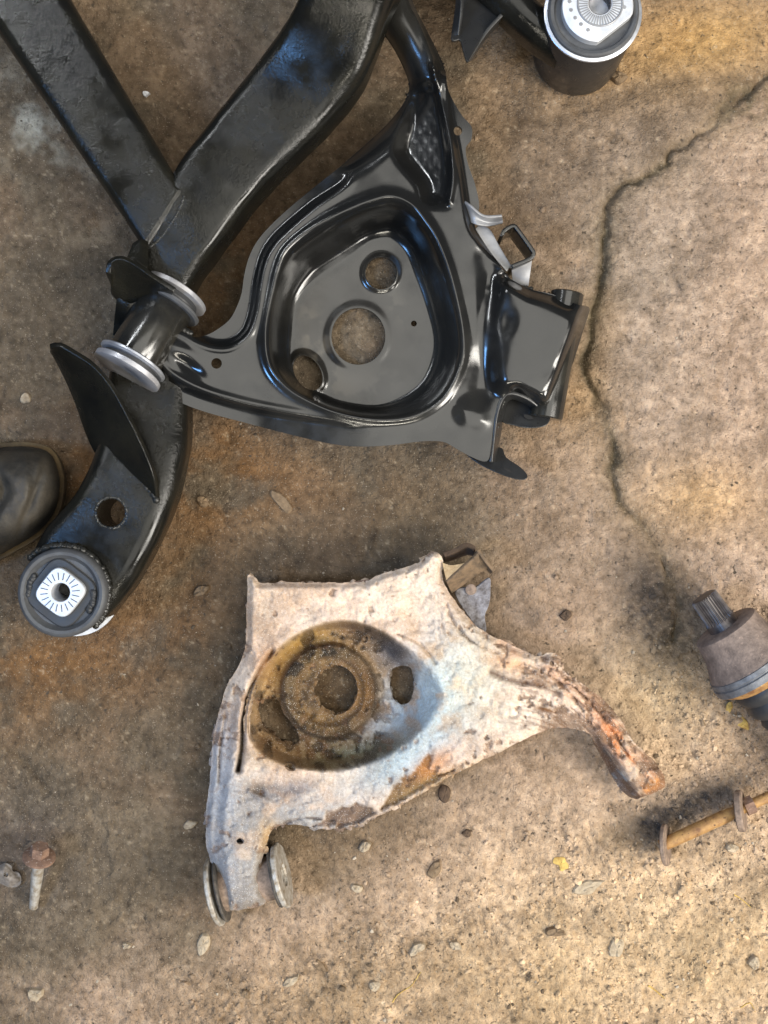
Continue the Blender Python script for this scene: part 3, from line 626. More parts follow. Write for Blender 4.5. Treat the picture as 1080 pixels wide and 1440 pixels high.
lathe('lower_ring', Vector((W(96, 834, 0.055).x, W(96, 834, 0.055).y, 0.034)), Vector((W(96, 834, 0.055).x + 0.004, W(96, 834, 0.055).y - 0.004, 0.06)), [(0, 0.030), (0, 0.0365), (0.004, 0.0365), (0.004, 0.030)], M_zinc, frame, 64)
for k, a0 in enumerate((0.25, 3.4)):
    weld('rubber_nub', [(86 + 46 * math.cos(a0 + d), 834 + 46 * math.sin(a0 + d), 0.0835) for d in (-0.3, 0, 0.3)], 0.003, M_rub, ring, 0.5, 0.1, seed=30 + k)
weld('weld_bead', [(86 + 66 * math.cos(a), 834 + 66 * math.sin(a), 0.074) for a in np.linspace(-2.3, 0.75, 20)], 0.0026, M_weldp, frame, 0.10, 0.35, seed=21)

# second mount, top right, with its tube and bracket
base2, up2, T2 = mount(836, 13, 0.090, 0.0365, 0.088, 'mount_sleeve', True)
r2 = lathe('mount_bush', Vector((T2.x, T2.y, T2.z - 0.014)), Vector((T2.x, T2.y, T2.z)), [(0, 0.0362), (0.004, 0.0362), (0.0052, 0.0372), (0.0068, 0.0372), (0.0078, 0.0355), (0.0112, 0.0350), (0.0125, 0.0335), (0.0118, 0.031), (0.009, 0.0295), (0.009, 0.012), (-0.04, 0.012)], M_rubg, frame, 72, caps=False)
lathe('mount_lip', Vector((T2.x, T2.y, T2.z - 0.009)), Vector((T2.x, T2.y, T2.z)), [(0, 0.0368), (0.0006, 0.0379), (0.0026, 0.0379), (0.0032, 0.0368)], M_zinc, r2, 72)
sq = []
for k in range(60):
    a = 2 * math.pi * k / 60; r = 50
    d = math.cos(a - R(52)); r = min(50, 40 / max(d, 0.05)); d2 = math.cos(a - R(232)); r = min(r, 40 / max(d2, 0.05)); sq.append((841 + r * math.cos(a), 8 + r * math.sin(a)))
ringplate('inner_block', sq, 844, 4, 0.0088, 0.093, 0.012, M_alu, r2, 0.07)
lathe('bolt_hole', Vector(W(844, 4, 0.093)) - Vector((0, 0, 0.069)), W(844, 4, 0.093), [(0, 0.0084), (0.0682, 0.0084), (0.0684, 0.0089)], M_spl, r2, 40, caps=False)
ticks('serrations', 844, 5, 0.0932, 0.0095, 0.0165, 44, 0.0007, r2, 0.0, M_grey)
vlathe('serration_ring', W(844, 5, 0.0931), [(0, 0.0163), (0.0005, 0.0166), (0.0007, 0.0171), (0.0005, 0.0176), (0, 0.0179)], M_grey, r2, 56, caps=False)
for k, (a, b) in enumerate(((801, 2), (803, 14), (809, 25), (817, 34), (827, 42), (878, 10), (802, -10))):
    vlathe('stamped_dot', W(a, b, 0.0929), [(0, 0.0016), (0.0005, 0.0012)], M_grey, r2, 12)
rsweep('mount_tube', [(470, -160, 520, -60, 0.100, 0.040, 0.018), (600, -150, 590, -70, 0.092, 0.040, 0.018), (705, -60, 668, -10, 0.086, 0.040, 0.018), (742, -8, 703, 28, 0.080, 0.040, 0.0185), (776, 26, 740, 62, 0.074, 0.040, 0.0185), (810, 50, 780, 92, 0.066, 0.034, 0.016)], M_frame, frame, 8, 0.0008, seed=9)
bk = plate('hanger_bracket', [(644, -30), (643, 0), (640, 25), (634, 53), (640, 57), (647, 56), (651, 70), (657, 87), (664, 76), (682, 46), (705, 20), (716, -8), (700, -30)], 0.070, 0.004, M_satin, frame, n=3, tilt=(660, 40, -0.0001, 0.00026))
ruled('hanger_flange', [(657, 86, 0.070), (682, 47, 0.070), (706, 20, 0.070)], [(662, 84, 0.045), (684, 51, 0.045), (708, 25, 0.045)], M_satin, frame, 0.003)
ruled('hanger_flange', [(644, -20, 0.072), (642, 10, 0.072), (635, 52, 0.072)], [(650, -20, 0.08), (650, 10, 0.08), (646, 50, 0.075)], M_satin, frame, 0.003)
vlathe('hanger_stud', W(658, 55, 0.070), [(0, 0.0055), (0.001, 0.0055), (0.0012, 0.003), (0.0022, 0.0028)], M_satin, frame, 24)

# ---------------------------------------------------------------- old rusted, mud-caked control arm
old = thing('worn_control_arm', 'old control arm caked in pale dirt and rust on the floor', 'control arm', tuple(W(470, 980, 0)))
OO = catmull([(348, 814), (353, 810), (361, 813), (368, 820), (400, 818), (430, 819), (475, 819), (513, 817), (537, 807), (567, 799), (593, 788), (604, 776), (614, 776), (622, 784), (622, 810), (630, 829), (645, 851), (660, 870), (682, 889),
              (719, 907), (745, 918), (758, 922), (775, 918), (788, 923), (793, 943), (819, 962), (849, 984), (871, 1010), (886, 1036), (904, 1055), (923, 1073), (936, 1099), (930, 1110), (904, 1121), (890, 1123), (872, 1110), (857, 1086),
              (843, 1060), (830, 1034), (813, 1026), (782, 1023), (745, 1036), (708, 1055), (671, 1073), (627, 1095), (590, 1118), (560, 1132), (532, 1147), (504, 1159), (477, 1165), (441, 1164), (410, 1159), (391, 1162), (380, 1172), (375, 1187),
              (369, 1205), (366, 1225), (370, 1250), (374, 1268), (360, 1276), (340, 1279), (318, 1278), (310, 1250), (304, 1225), (293, 1205), (289, 1173), (290, 1137), (295, 1095), (299, 1043), (310, 993), (320, 963), (337, 933), (345, 907), (347, 860)], True, 4)
OR = catmull([(477, 871), (440, 880), (407, 897), (367, 938), (350, 985), (346, 1020), (355, 1050), (385, 1072), (430, 1084), (475, 1086), (513, 1078), (560, 1058), (600, 1025), (624, 990), (627, 972), (612, 945), (585, 917), (545, 890), (510, 875)], True, 4)
OFl = catmull([(477, 885), (440, 893), (412, 909), (380, 945), (364, 985), (360, 1015), (372, 1040), (395, 1055), (430, 1064), (475, 1062), (515, 1050), (540, 1026), (560, 1004), (568, 980), (564, 955), (552, 930), (532, 906), (508, 889)], True, 4)
h1 = ell(472, 970, 31, 35); h2 = catmull([(364, 1000), (366, 985), (384, 982), (394, 986), (398, 1002), (412, 1018), (421, 1036), (418, 1046), (405, 1047), (388, 1036), (372, 1020)], True, 4)
h3 = catmull([(548, 955), (552, 941), (564, 936), (577, 939), (582, 955), (580, 975), (574, 988), (562, 990), (551, 977)], True, 4)
h4 = ell(513, 899, 4.5, 5); h5 = ell(408, 1079, 8, 5, 25); h6 = ell(338, 1183, 5.5, 4.5); h7 = ell(776, 933, 3.5, 3.5)
RAG = lambda U, V: 3.2 * (fbm(U, V, 12, 3, 51) - 0.5) + 1.6 * (fbm(U, V, 4, 2, 52) - 0.5)
CRK = catmull([(383, 917), (367, 940), (353, 967), (346, 990), (342, 1013), (340, 1053), (335, 1083)], False, 5)
CRK2 = catmull([(690, 945), (720, 957), (757, 963), (786, 975)], False, 5)
T1 = [(536, 1138), (546, 1120), (556, 1102), (572, 1090), (586, 1080), (600, 1060), (609, 1062), (606, 1080), (620, 1086), (640, 1082), (624, 1093), (598, 1108), (576, 1121), (556, 1131)]
T3 = [(440, 1162), (456, 1150), (464, 1140), (482, 1136), (500, 1129), (518, 1134), (530, 1143), (512, 1154), (486, 1160)]
T4 = [(690, 895), (735, 912), (775, 930), (812, 962), (846, 985), (870, 1015), (893, 1050), (920, 1080), (925, 1098), (905, 1106), (885, 1070), (862, 1042), (838, 1012), (812, 990), (775, 960), (730, 935)]
def flake(U, V):
    edge = np.exp(-np.clip(-sdf(U, V, OO), 0, 200) / 16); tail = sstep(690, 800, U); bot = sstep(1080, 1130, V + 0.5 * (U - 520)) * sstep(430, 480, U)
    n = 0.55 * fbm(U, V, 26, 4, 91) + 0.45 * fbm(U, V, 9, 3, 92)
    return sstep(0.0, 0.025, n - 0.675 + 0.085 * edge + 0.10 * tail + 0.11 * bot * edge)
FISS = [catmull(p, False, 4) for p in ([(628, 850), (640, 880), (668, 905), (700, 918)], [(560, 892), (590, 905), (612, 932)], [(400, 1158), (430, 1150), (470, 1154)], 
        [(318, 1000), (310, 1050), (308, 1100)], [(800, 960), (832, 990), (858, 1024), (886, 1066)], [(745, 934), (790, 962), (820, 1000)], [(540, 1046), (556, 1040)])]
def fiss(U, V):
    d = np.full(U.shape, 1e9)
    for p in FISS: d = np.minimum(d, dist_line(U, V, p))
    return d + 5 * (fbm(U, V, 9, 3, 93) - 0.5)
def old_d(U, V):
    d = sdf(U, V, OO) + RAG(U, V)
    for h, rg in ((h1, .4), (h2, 1.2), (h3, .8), (h4, .3), (h5, .5), (h6, .2), (h7, .2)): d = np.maximum(d, -(sdf(U, V, h) + rg * RAG(U, V)))
    return d
def old_z(U, V):
    z = np.full(U.shape, 0.044)
    od = -sdf(U, V, OO)
    z = z - 0.006 * (1 - sstep(0, 10, od)) * (1 - gauss(U, V, 590, 1110, 110, 40, -28))
    # left flank steps down to a broad lip
    lf = sstep(2, -14, sdf(U, V, catmull([(372, 800), (372, 880), (360, 930), (344, 965), (336, 1010), (330, 1060), (322, 1110), (315, 1180), (322, 1290), (240, 1290), (240, 800)], False, 4)))
    z = z - 0.008 * lf * sstep(880, 980, V)
    dr = -sdf(U, V, OR); df = sdf(U, V, OFl)
    t = np.where(dr <= 0, 0, np.where(df <= 0, 1, dr / (dr + df + 1e-6))); sh = t * t * (3 - 2 * t)
    z = z + 0.003 * np.exp(-(dr / 12) ** 2)
    z = z * (1 - sh) + 0.008 * sh
    rr = np.sqrt(((U - 463) / 1.0) ** 2 + ((V - 972) / 1.0) ** 2)
    z = z + 0.011 * sstep(70, 62, rr + 5 * (fbm(U, V, 16, 2, 59) - 0.5)) - 0.0055 * sstep(52, 44, rr) * sstep(20, 40, rr) - 0.0025 * sstep(0.55, 0.65, fbm(U, V, 14, 3, 60)) * sh
    # tail: ridged channel dropping towards the broken end
    TAIL = catmull([(640, 960), (720, 955), (790, 972), (840, 1010), (880, 1058), (918, 1100)], False, 6)
    dt = dist_line(U, V, TAIL); tail = sstep(640, 760, U)
    z = z + 0.006 * np.exp(-(dt / 22) ** 2) * tail
    side = np.sign((U - 640) * 0.62 - (V - 960)); z = z + 0.0032 * (fbm(dt * side * 3.2, U * 0.35, 13, 3, 54) - 0.5) * sstep(700, 780, U)
    inner = sstep(0, 22, sdf(U, V, catmull([(780, 900), (800, 1000), (838, 1030), (868, 1062), (900, 1110), (940, 1140), (1000, 1100), (950, 900)], True, 3))) * sstep(825, 850, U)
    z = z - 0.026 * inner
    z = z - 0.004 * np.exp(-(dist_line(U, V, CRK2) / 5) ** 2)
    z = z - 0.014 * np.exp(-(dist_line(U, V, CRK) / 3.6) ** 2) * (0.5 + 0.8 * fbm(U, V, 20, 2, 53))
    for T in (T1, T3): z = z - 0.005 * sstep(1.5, -2.5, sdf(U, V, T) + 2.6 * RAG(U, V))
    z = z - 0.0025 * sstep(4, -6, sdf(U, V, T4) + 3 * RAG(U, V))
    z = z - 0.005 * gauss(U, V, 362, 1112, 13, 7) - 0.004 * gauss(U, V, 412, 1108, 18, 7, -15) + 0.003 * np.exp(-(dist_line(U, V, [(350, 1112), (378, 1128)]) / 3) ** 2)
    z = z + 0.004 * sstep(1180, 1230, V) * sstep(0, 14, od)
    z = z - 0.006 * gauss(U, V, 585, 860, 12, 22, -20) + 0.003 * gauss(U, V, 560, 850, 16, 30, -20)
    z = z + (fbm(U, V, 40, 3, 55) - 0.5) * 0.0034 + (fbm(U, V, 9, 3, 56) - 0.5) * 0.0024 + (fbm(U, V, 4, 2, 57) - 0.5) * 0.0014
    z = z - 0.0020 * flake(U, V) - 0.0032 * np.exp(-(np.abs(fiss(U, V)) / 1.8) ** 2)
    pk = sstep(0.60, 0.68, fbm(U, V, 15, 3, 58)); z = z - 0.0012 * pk
    return z
def old_col(U, V, Z, D):
    n1 = fbm(U, V, 60, 4, 61); n2 = fbm(U, V, 20, 4, 62); n3 = fbm(U, V, 7, 3, 63)
    c = np.zeros(U.shape + (3,)) + lin(222, 198, 178)
    def mixc(c, m, col):
        m = np.clip(m, 0, 1)[..., None]; return c * (1 - m) + col * m
    c = mixc(c, sstep(0.45, 0.62, n1) * 0.5, lin(236, 220, 200)); c = mixc(c, sstep(0.50, 0.36, n1) * 0.5, lin(188, 160, 134))
    c = mixc(c, sstep(1040, 1130, V - 0.30 * (U - 330)) * sstep(640, 470, U) * 0.85 * sstep(0.3, 0.5, n2), lin(152, 154, 156))
    c = mixc(c, sstep(348, 315, U) * sstep(960, 1060, V) * 0.8, lin(164, 168, 176))
    c = mixc(c, sstep(1090, 1180, V) * gauss(U, V, 348, 1130, 40, 60) * 0.5, lin(126, 122, 116))
    c = mixc(c, gauss(U, V, 605, 985, 40, 62, 25) * 1.1 * sstep(0.22, 0.5, n2), lin(170, 190, 204))
    c = mixc(c, gauss(U, V, 560, 1070, 60, 26, -30) * 0.9, lin(160, 180, 192))
    c = mixc(c, gauss(U, V, 560, 1000, 40, 40) * 0.5 * sstep(0.4, 0.55, n2), lin(186, 200, 208))
    c = mixc(c, gauss(U, V, 660, 950, 40, 50) * 0.4, lin(206, 204, 176))
    ro = sdf(U, V, OR)
    c = mixc(c, sstep(3, -8, ro + 8 * (n2 - 0.5)) * sstep(565, 500, U + 0.5 * (V - 970) + 40 * (n2 - 0.5)) * 0.95, lin(158, 130, 92))
    c = mixc(c, sstep(2, -8, ro) * sstep(0.50, 0.66, n3 * 0.5 + n2 * 0.5) * sstep(560, 480, U) * 0.6, lin(94, 72, 46))
    c = mixc(c, sstep(2, -8, ro) * gauss(U, V, 420, 900, 60, 30, -30) * 0.7, lin(182, 146, 76))
    c = mixc(c, sstep(2, -8, ro) * gauss(U, V, 500, 880, 34, 20, 12), lin(112, 88, 66))
    c = mixc(c, sstep(2, -8, ro) * gauss(U, V, 552, 915, 22, 22, 40) * 0.9, lin(78, 80, 88))
    c = mixc(c, sstep(2, -8, ro) * gauss(U, V, 500, 1062, 60, 16, -12) * 0.9, lin(128, 124, 92))
    c = mixc(c, sstep(2, -8, ro) * gauss(U, V, 440, 1050, 46, 18, 8) * 0.9 * sstep(0.3, 0.6, n3), lin(98, 66, 34))
    c = mixc(c, gauss(U, V, 380, 1062, 26, 12, 10) * 0.8, lin(168, 134, 92))
    rr = np.hypot(U - 463, V - 972)
    c = mixc(c, sstep(69, 64, rr) * sstep(42, 50, rr) * (0.65 + 0.35 * sstep(0.35, 0.6, n2)), lin(46, 40, 32)); c = mixc(c, sstep(52, 46, rr) * 0.75, lin(98, 76, 50)); c = mixc(c, sstep(2, -8, ro) * sstep(0.52, 0.6, fbm(U, V, 14, 3, 60)) * sstep(570, 520, U) * sstep(46, 56, rr) * 0.7, lin(58, 46, 34))
    c = mixc(c, sstep(68, 62, rr) * gauss(U, V, 505, 975, 14, 26) * 0.6, lin(150, 108, 58)); c = mixc(c, gauss(U, V, 445, 1015, 30, 12, 20) * 0.4, lin(130, 100, 56))
    c = mixc(c, np.exp(-((rr - 68) / 3) ** 2) * 0.5, lin(60, 46, 30))
    c = mixc(c, sstep(6, -2, sdf(U, V, h2)) * 0.85 + gauss(U, V, 405, 1040, 22, 16) * 0.4, lin(76, 58, 36))
    c = mixc(c, sstep(8, 0, sdf(U, V, h3)) * 0.5 * sstep(0.4, 0.6, n3), lin(60, 56, 50))
    for T, cc in ((T1, lin(116, 94, 70)), (T3, lin(126, 106, 92))): c = mixc(c, sstep(1.5, -2.5, sdf(U, V, T) + 2.6 * RAG(U, V)), cc)
    c = mixc(c, gauss(U, V, 612, 1075, 26, 12, -35) * 0.75, lin(196, 132, 70))
    c = mixc(c, sstep(1060, 1090, V + 0.3 * (U - 660)) * gauss(U, V, 640, 1085, 60, 10, -27) * 0.6, lin(206, 170, 110))
    t4 = sstep(5, -8, sdf(U, V, T4) + 4 * RAG(U, V)); c = mixc(c, t4 * 0.55 * sstep(0.35, 0.6, n2), lin(196, 142, 104))
    c = mixc(c, gauss(U, V, 872, 1044, 40, 12, 52) * 1.1, lin(206, 130, 76)); c = mixc(c, gauss(U, V, 716, 935, 20, 10, 20) * 0.7, lin(214, 160, 110))
    c = mixc(c, sstep(800, 860, U) * sstep(0.48, 0.62, n2) * 0.75, lin(98, 84, 76))
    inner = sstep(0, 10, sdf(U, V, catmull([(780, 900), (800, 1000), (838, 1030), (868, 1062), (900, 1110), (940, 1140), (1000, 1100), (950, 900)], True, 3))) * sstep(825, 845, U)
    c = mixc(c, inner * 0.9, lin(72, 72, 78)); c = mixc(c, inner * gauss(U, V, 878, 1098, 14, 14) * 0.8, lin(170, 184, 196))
    c = mixc(c, gauss(U, V, 920, 1106, 14, 10, -25) * 1.2, lin(212, 140, 70))
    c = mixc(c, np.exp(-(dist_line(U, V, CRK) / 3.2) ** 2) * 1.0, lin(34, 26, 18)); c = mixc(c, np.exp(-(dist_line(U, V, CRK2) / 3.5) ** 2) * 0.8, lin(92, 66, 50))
    c = mixc(c, gauss(U, V, 372, 925, 10, 24, 30) * 0.5, lin(176, 122, 72)); c = mixc(c, gauss(U, V, 377, 1180, 10, 22) * 0.7, lin(184, 144, 80))
    c = mixc(c, gauss(U, V, 768, 998, 14, 3, 12) * 1.2, lin(120, 84, 54))
    c = mixc(c, np.exp(-np.abs(D) / 3.0) * 0.35, lin(120, 96, 72)); c = mixc(c, gauss(U, V, 365, 840, 26, 60) * 0.35, lin(160, 130, 98))
    c = mixc(c, gauss(U, V, 405, 1110, 26, 9, -10) * 0.6, lin(88, 92, 104)); c = mixc(c, gauss(U, V, 362, 1110, 12, 8) * 0.8, lin(78, 74, 70))
    c = mixc(c, sstep(0.66, 0.74, n3) * 0.30 * sstep(0.4, 0.6, n1), lin(120, 90, 66))
    TL = catmull([(640, 960), (720, 955), (790, 972), (840, 1010), (880, 1058), (918, 1100)], False, 6); dt = dist_line(U, V, TL); side = np.sign((U - 640) * 0.62 - (V - 960))
    st = fbm(dt * side * 3.2, U * 0.35, 13, 3, 54); c = mixc(c, sstep(0.46, 0.34, st) * sstep(690, 780, U) * 0.75, lin(104, 80, 64)); c = mixc(c, sstep(0.58, 0.7, st) * sstep(690, 780, U) * 0.5, lin(220, 200, 176)); c = mixc(c, sstep(1200, 1270, V) * 0.45, lin(120, 108, 92))
    fl = flake(U, V); c = mixc(c, fl * 0.55, lin(142, 110, 84)); c = mixc(c, fl * sstep(0.5, 0.62, n2) * 0.5, lin(90, 70, 54))
    c = mixc(c, np.exp(-(np.abs(fiss(U, V)) / 1.6) ** 2) * 0.7 * sstep(0.38, 0.55, n2), lin(84, 62, 48))
    c = c * (0.70 + 0.60 * n2)[..., None] * (0.86 + 0.28 * n3)[..., None]
    return c
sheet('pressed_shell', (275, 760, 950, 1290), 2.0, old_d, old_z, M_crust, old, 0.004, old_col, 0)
# tube and washers of the old bushing
C0 = W(303, 1254, 0.0262); C1 = W(398, 1230, 0.0262); cl = (C1 - C0).length; dC = (C1 - C0).normalized()
lathe('bushing_sleeve', C0, C1, [(0.004, 0.012), (0.004, 0.0175), (cl - 0.005, 0.0175), (cl - 0.005, 0.012)], M_dirtywash, old, 48, rfun=lambda t, k: 1 + 0.012 * math.sin(k * 2.1))
lathe('rubber_flange', C0 + dC * 0.004, C1, [(0, 0.020), (0, 0.0248), (0.0012, 0.0258), (0.0026, 0.0248), (0.0026, 0.02)], M_oldz, old, 56)
lathe('rubber_flange', C1 - dC * 0.0075, C1, [(0, 0.020), (0, 0.0245), (0.0012, 0.0252), (0.0026, 0.0245), (0.0026, 0.02)], M_oldz, old, 56)
tl = Vector((0.0, 0.0, 0.006))
lathe('end_washer', C0 - dC * 0.002, C1 + tl * 0.5, [(0, 0.006), (0, 0.0262), (0.001, 0.0272), (0.003, 0.0272), (0.004, 0.0262), (0.004, 0.006)], M_olda, old, 56)
lathe('end_washer', C1 - dC * 0.0035, C1 + dC * 0.03 + Vector((0, 0, 0.0025)), [(0, 0.006), (0, 0.0252), (0.001, 0.0262), (0.0036, 0.0262), (0.0046, 0.0252), (0.0046, 0.0095), (0.0030, 0.0088), (0.0030, 0.0062), (0.0010, 0.0060)], M_olda, old, 56, rfun=lambda t, k: 1 + 0.015 * math.sin(k * 1.3))
# bent strap bracket at the top right
ruled('strap', [(627, 817, 0.044), (642, 804, 0.046), (660, 788, 0.047), (674, 774, 0.047)], [(634, 833, 0.026), (650, 822, 0.030), (672, 806, 0.034), (686, 797, 0.036)], M_strap, old, 0.003)
ruled('strap_end', [(672, 773, 0.048), (680, 784, 0.048), (695, 803, 0.047)], [(668, 776, 0.030), (677, 788, 0.028), (692, 806, 0.028)], M_strap, old, 0.003)
ruled('strap_flange', [(622, 791, 0.040), (634, 795, 0.042), (650, 793, 0.044), (662, 789, 0.045)], [(628, 816, 0.043), (634, 814, 0.044), (644, 803, 0.045), (656, 793, 0.045)], material('pale_dusty_strap', lin(190, 164, 126), 0.9, mott=lin(150, 122, 86), mott_scale=200, bump=[(600, 0.0006, 3)]), old, 0.002)
plate('strap_foot', [(640, 836), (650, 826), (668, 826), (688, 812), (690, 830), (688, 850), (682, 866), (684, 886), (676, 892), (662, 872)], 0.022, 0.004, material('bluish_grey_grime', lin(134, 132, 136), 0.8, mott=lin(70, 62, 58), mott_scale=150, bump=[(450, 0.0012, 4)]), old, n=4)
vlathe('foot_stud', W(662, 829, 0.022), [(0, 0.0045), (0.002, 0.0045), (0.0025, 0.003), (0.0025, 0.001)], M_dirtywash, old, 24)
ruled('strap_back', [(624, 780, 0.036), (640, 774, 0.036), (656, 766, 0.036), (668, 772, 0.036)], [(624, 788, 0.016), (640, 784, 0.016), (656, 778, 0.016), (668, 780, 0.016)], M_stone[2], old, 0.004)
# inner flange of the pressing down to the floor, left and top
ruled('skirt', [(352, 822, 0.036), (440, 824, 0.036), (530, 815, 0.036), (596, 792, 0.036)], [(354, 828, 0.002), (440, 832, 0.002), (530, 824, 0.002), (594, 802, 0.002)], M_rust, old, 0.003)
ruled('skirt', [(480, 1160, 0.036), (560, 1128, 0.036), (660, 1074, 0.036), (760, 1028, 0.036)], [(480, 1150, 0.002), (560, 1116, 0.002), (660, 1062, 0.002), (756, 1016, 0.002)], M_rust, old, 0.003)

# ---------------------------------------------------------------- drive joint at the right edge
cvr = thing('drive_joint', 'rusty drive shaft joint with splined stub and grey band', 'drive joint', tuple(W(1045, 930, 0)))
D0 = W(989, 839, 0.041); D1 = W(989 + 58, 839 + 81, 0.041); dD = (D1 - D0).normalized(); D1 = D0 + dD; k_ = PX * 0.96
lathe('splined_stub', D0, D1, [(0, 0.004), (0, 0.0098), (0.001, 0.0108), (0.020, 0.0112), (0.023, 0.0126), (0.034, 0.0132)], M_spl, cvr, 120, rfun=lambda t, k: (1 + (0.05 if (k // 2) % 2 else -0.10)) if 0.0005 < t < 0.021 else 1)
lathe('joint_casting', D0 + dD * 0.029, D1, [(0, 0.013), (0.0004, 0.0255), (0.0018, 0.0272), (0.010, 0.0282), (0.020, 0.0302), (0.030, 0.0345), (0.0345, 0.0360)], M_cv, cvr, 72)
lathe('clamp_band', D0 + dD * 0.063, D1, [(0, 0.0350), (0.0005, 0.0368), (0.0040, 0.0374), (0.0048, 0.0364), (0.0058, 0.0364), (0.0066, 0.0376), (0.0118, 0.0376), (0.0124, 0.034)], M_band, cvr, 72)
lathe('tan_collar', D0 + dD * 0.0745, D1, [(0, 0.034), (0.0005, 0.0352), (0.003, 0.034), (0.008, 0.027), (0.0085, 0.024)], M_yel, cvr, 72)
lathe('rubber_boot', D0 + dD * 0.081, D1, [(0, 0.020), (0, 0.0255), (0.003, 0.0275), (0.008, 0.0270), (0.013, 0.024), (0.018, 0.026), (0.023, 0.0245), (0.028, 0.020), (0.033, 0.022), (0.038, 0.0205), (0.044, 0.016), (0.058, 0.014), (0.16, 0.013)], M_rub, cvr, 72)

# ---------------------------------------------------------------- bolts
b1 = thing('eccentric_bolt', 'yellowed bolt with two tilted washers lying in the sand', 'bolt', tuple(W(1000, 1155, 0)))
E0 = W(928, 1190, 0.0140); E1_ = W(1090, 1116, 0.0180); dE = (E1_ - E0).normalized(); el = (E1_ - E0).length
lathe('shank', E0, E1_, [(0, 0.004), (0.0006, 0.0052), (0.030, 0.0055), (0.062, 0.0055), (0.066, 0.0045), (el, 0.0042)], M_yel, b1, 32)
sh_ = Vector((-0.10, 0.0, 0.16))
lathe('washer', E0 + dE * 0.003, E0 + dE * 0.1 + Vector((-0.010, -0.034, 0.030)), [(0, 0.004), (0, 0.0160), (0.0006, 0.0168), (0.0030, 0.0168), (0.0036, 0.0160), (0.0036, 0.004)], M_dirtywash, b1, 48)
lathe('washer', E0 + dE * 0.070, E0 + dE * 0.17 + Vector((0.0, -0.030, 0.034)), [(0, 0.004), (0, 0.0160), (0.0008, 0.0170), (0.0048, 0.0170), (0.0058, 0.0160), (0.0058, 0.004)], M_dirtywash, b1, 48)
lathe('hex_nut', E0 + dE * 0.077, E1_, [(0, 0.004), (0, 0.0078), (0.008, 0.0078), (0.008, 0.004)], M_rust, b1, 6, 30)
b2 = thing('flange_bolt', 'rusty flange bolt with whitish shank near the left edge', 'bolt', tuple(W(52, 1235, 0)))
F0 = W(56.5, 1190, 0.030); F1 = W(47, 1277, 0.004); dF = (F1 - F0).normalized(); fl = (F1 - F0).length
lathe('hex_head', F0, F1, [(0, 0.004), (0, 0.0068), (0.0008, 0.0078), (0.010, 0.0080), (0.010, 0.004)], M_rust, b2, 6, 30)
lathe('flange', F0 + dF * 0.008, F1, [(0, 0.006), (0.001, 0.0110), (0.0022, 0.0132), (0.004, 0.0134), (0.0046, 0.0128), (0.0046, 0.004)], M_rust, b2, 48)
lathe('shank', F0 + dF * 0.0115, F1, [(0, 0.0052), (0.020, 0.0050), (0.026, 0.0046), (fl - 0.0125, 0.0036), (fl - 0.0115, 0.0026)], M_olda, b2, 32)

nutp = thing('caked_nut', 'small grey mud-caked nut with a hole beside the flange bolt', 'nut', tuple(W(10, 1232, 0)))
def nut_d(U, V):
    d = sdf(U, V, catmull([(-14, 1222), (-4, 1218), (8, 1214), (16, 1218), (18, 1225), (27, 1228), (30, 1238), (26, 1246), (14, 1248), (4, 1244), (-6, 1240), (-14, 1234)], True, 4)); return np.maximum(d, -sdf(U, V, ell(8.5, 1230, 3.4, 3.4)))
def nut_z(U, V):
    d = -sdf(U, V, [(-14, 1222), (8, 1214), (18, 1225), (30, 1238), (14, 1248), (-14, 1234)]); return 0.002 + 0.008 * np.sqrt(np.clip(d / 10, 0.02, 1)) + 0.002 * (fbm(U, V, 8, 2, 71) - 0.5)
sheet('nut_body', (-20, 1205, 36, 1255), 1.2, nut_d, nut_z, material('grey_mud', lin(128, 120, 112), 0.9, mott=lin(96, 88, 80), mott_scale=250, bump=[(500, 0.0007, 3)]), nutp, 0.008)

# ---------------------------------------------------------------- boot toe at the left edge
boot = thing('work_boot', 'toe of a worn black work boot with tan welt at left edge', 'boot', tuple(W(-60, 700, 0)))
BO = catmull([(-400, 640), (-330, 622), (-240, 622), (-150, 628), (-80, 626), (0, 623), (40, 622), (70, 630), (84, 650), (90, 682), (82, 722), (58, 752), (20, 776), (-30, 800), (-100, 812), (-190, 800), (-270, 786), (-360, 776), (-410, 740), (-425, 690)], True, 5)
sheet('sole', (-440, 600, 110, 830), 3.0, lambda U, V: sdf(U, V, BO), lambda U, V: 0.020 + 0 * U, M_welt, boot, 0.006, None, 0)
sheet('outsole', (-440, 600, 110, 830), 3.0, lambda U, V: sdf(U, V, BO) + 3, lambda U, V: 0.0135 + 0 * U, M_sole, boot, 0.0145, None, 0)
OPEN = ell(-260, 706, 95, 46)
def boot_z(U, V):
    d = -(sdf(U, V, BO) + 6); toe = np.clip(d / 46, 0.0, 1)
    z = 0.020 + 0.046 * np.sqrt(1 - (1 - toe) ** 2) + 0.030 * sstep(20, -160, U) * toe
    z = z - 0.006 * np.exp(-(((U - 46) + 0.10 * (V - 700) + 14 * np.sin((V - 700) / 40)) / 5) ** 2) * toe + 0.004 * sstep(48, 36, U) * toe
    z = z - 0.009 * np.exp(-((U - 8 + 0.5 * (V - 690) * np.sign(V - 690)) / 9) ** 2) * toe
    return z + (fbm(U, V, 30, 3, 81) - 0.5) * 0.012 * sstep(30, -10, U) * toe + (fbm(U, V, 14, 2, 82) - 0.5) * 0.002
sheet('upper', (-440, 600, 110, 830), 2.4, lambda U, V: np.maximum(sdf(U, V, BO) + 6, -sdf(U, V, OPEN)), boot_z, M_leather, boot, 0.003, None, 1)

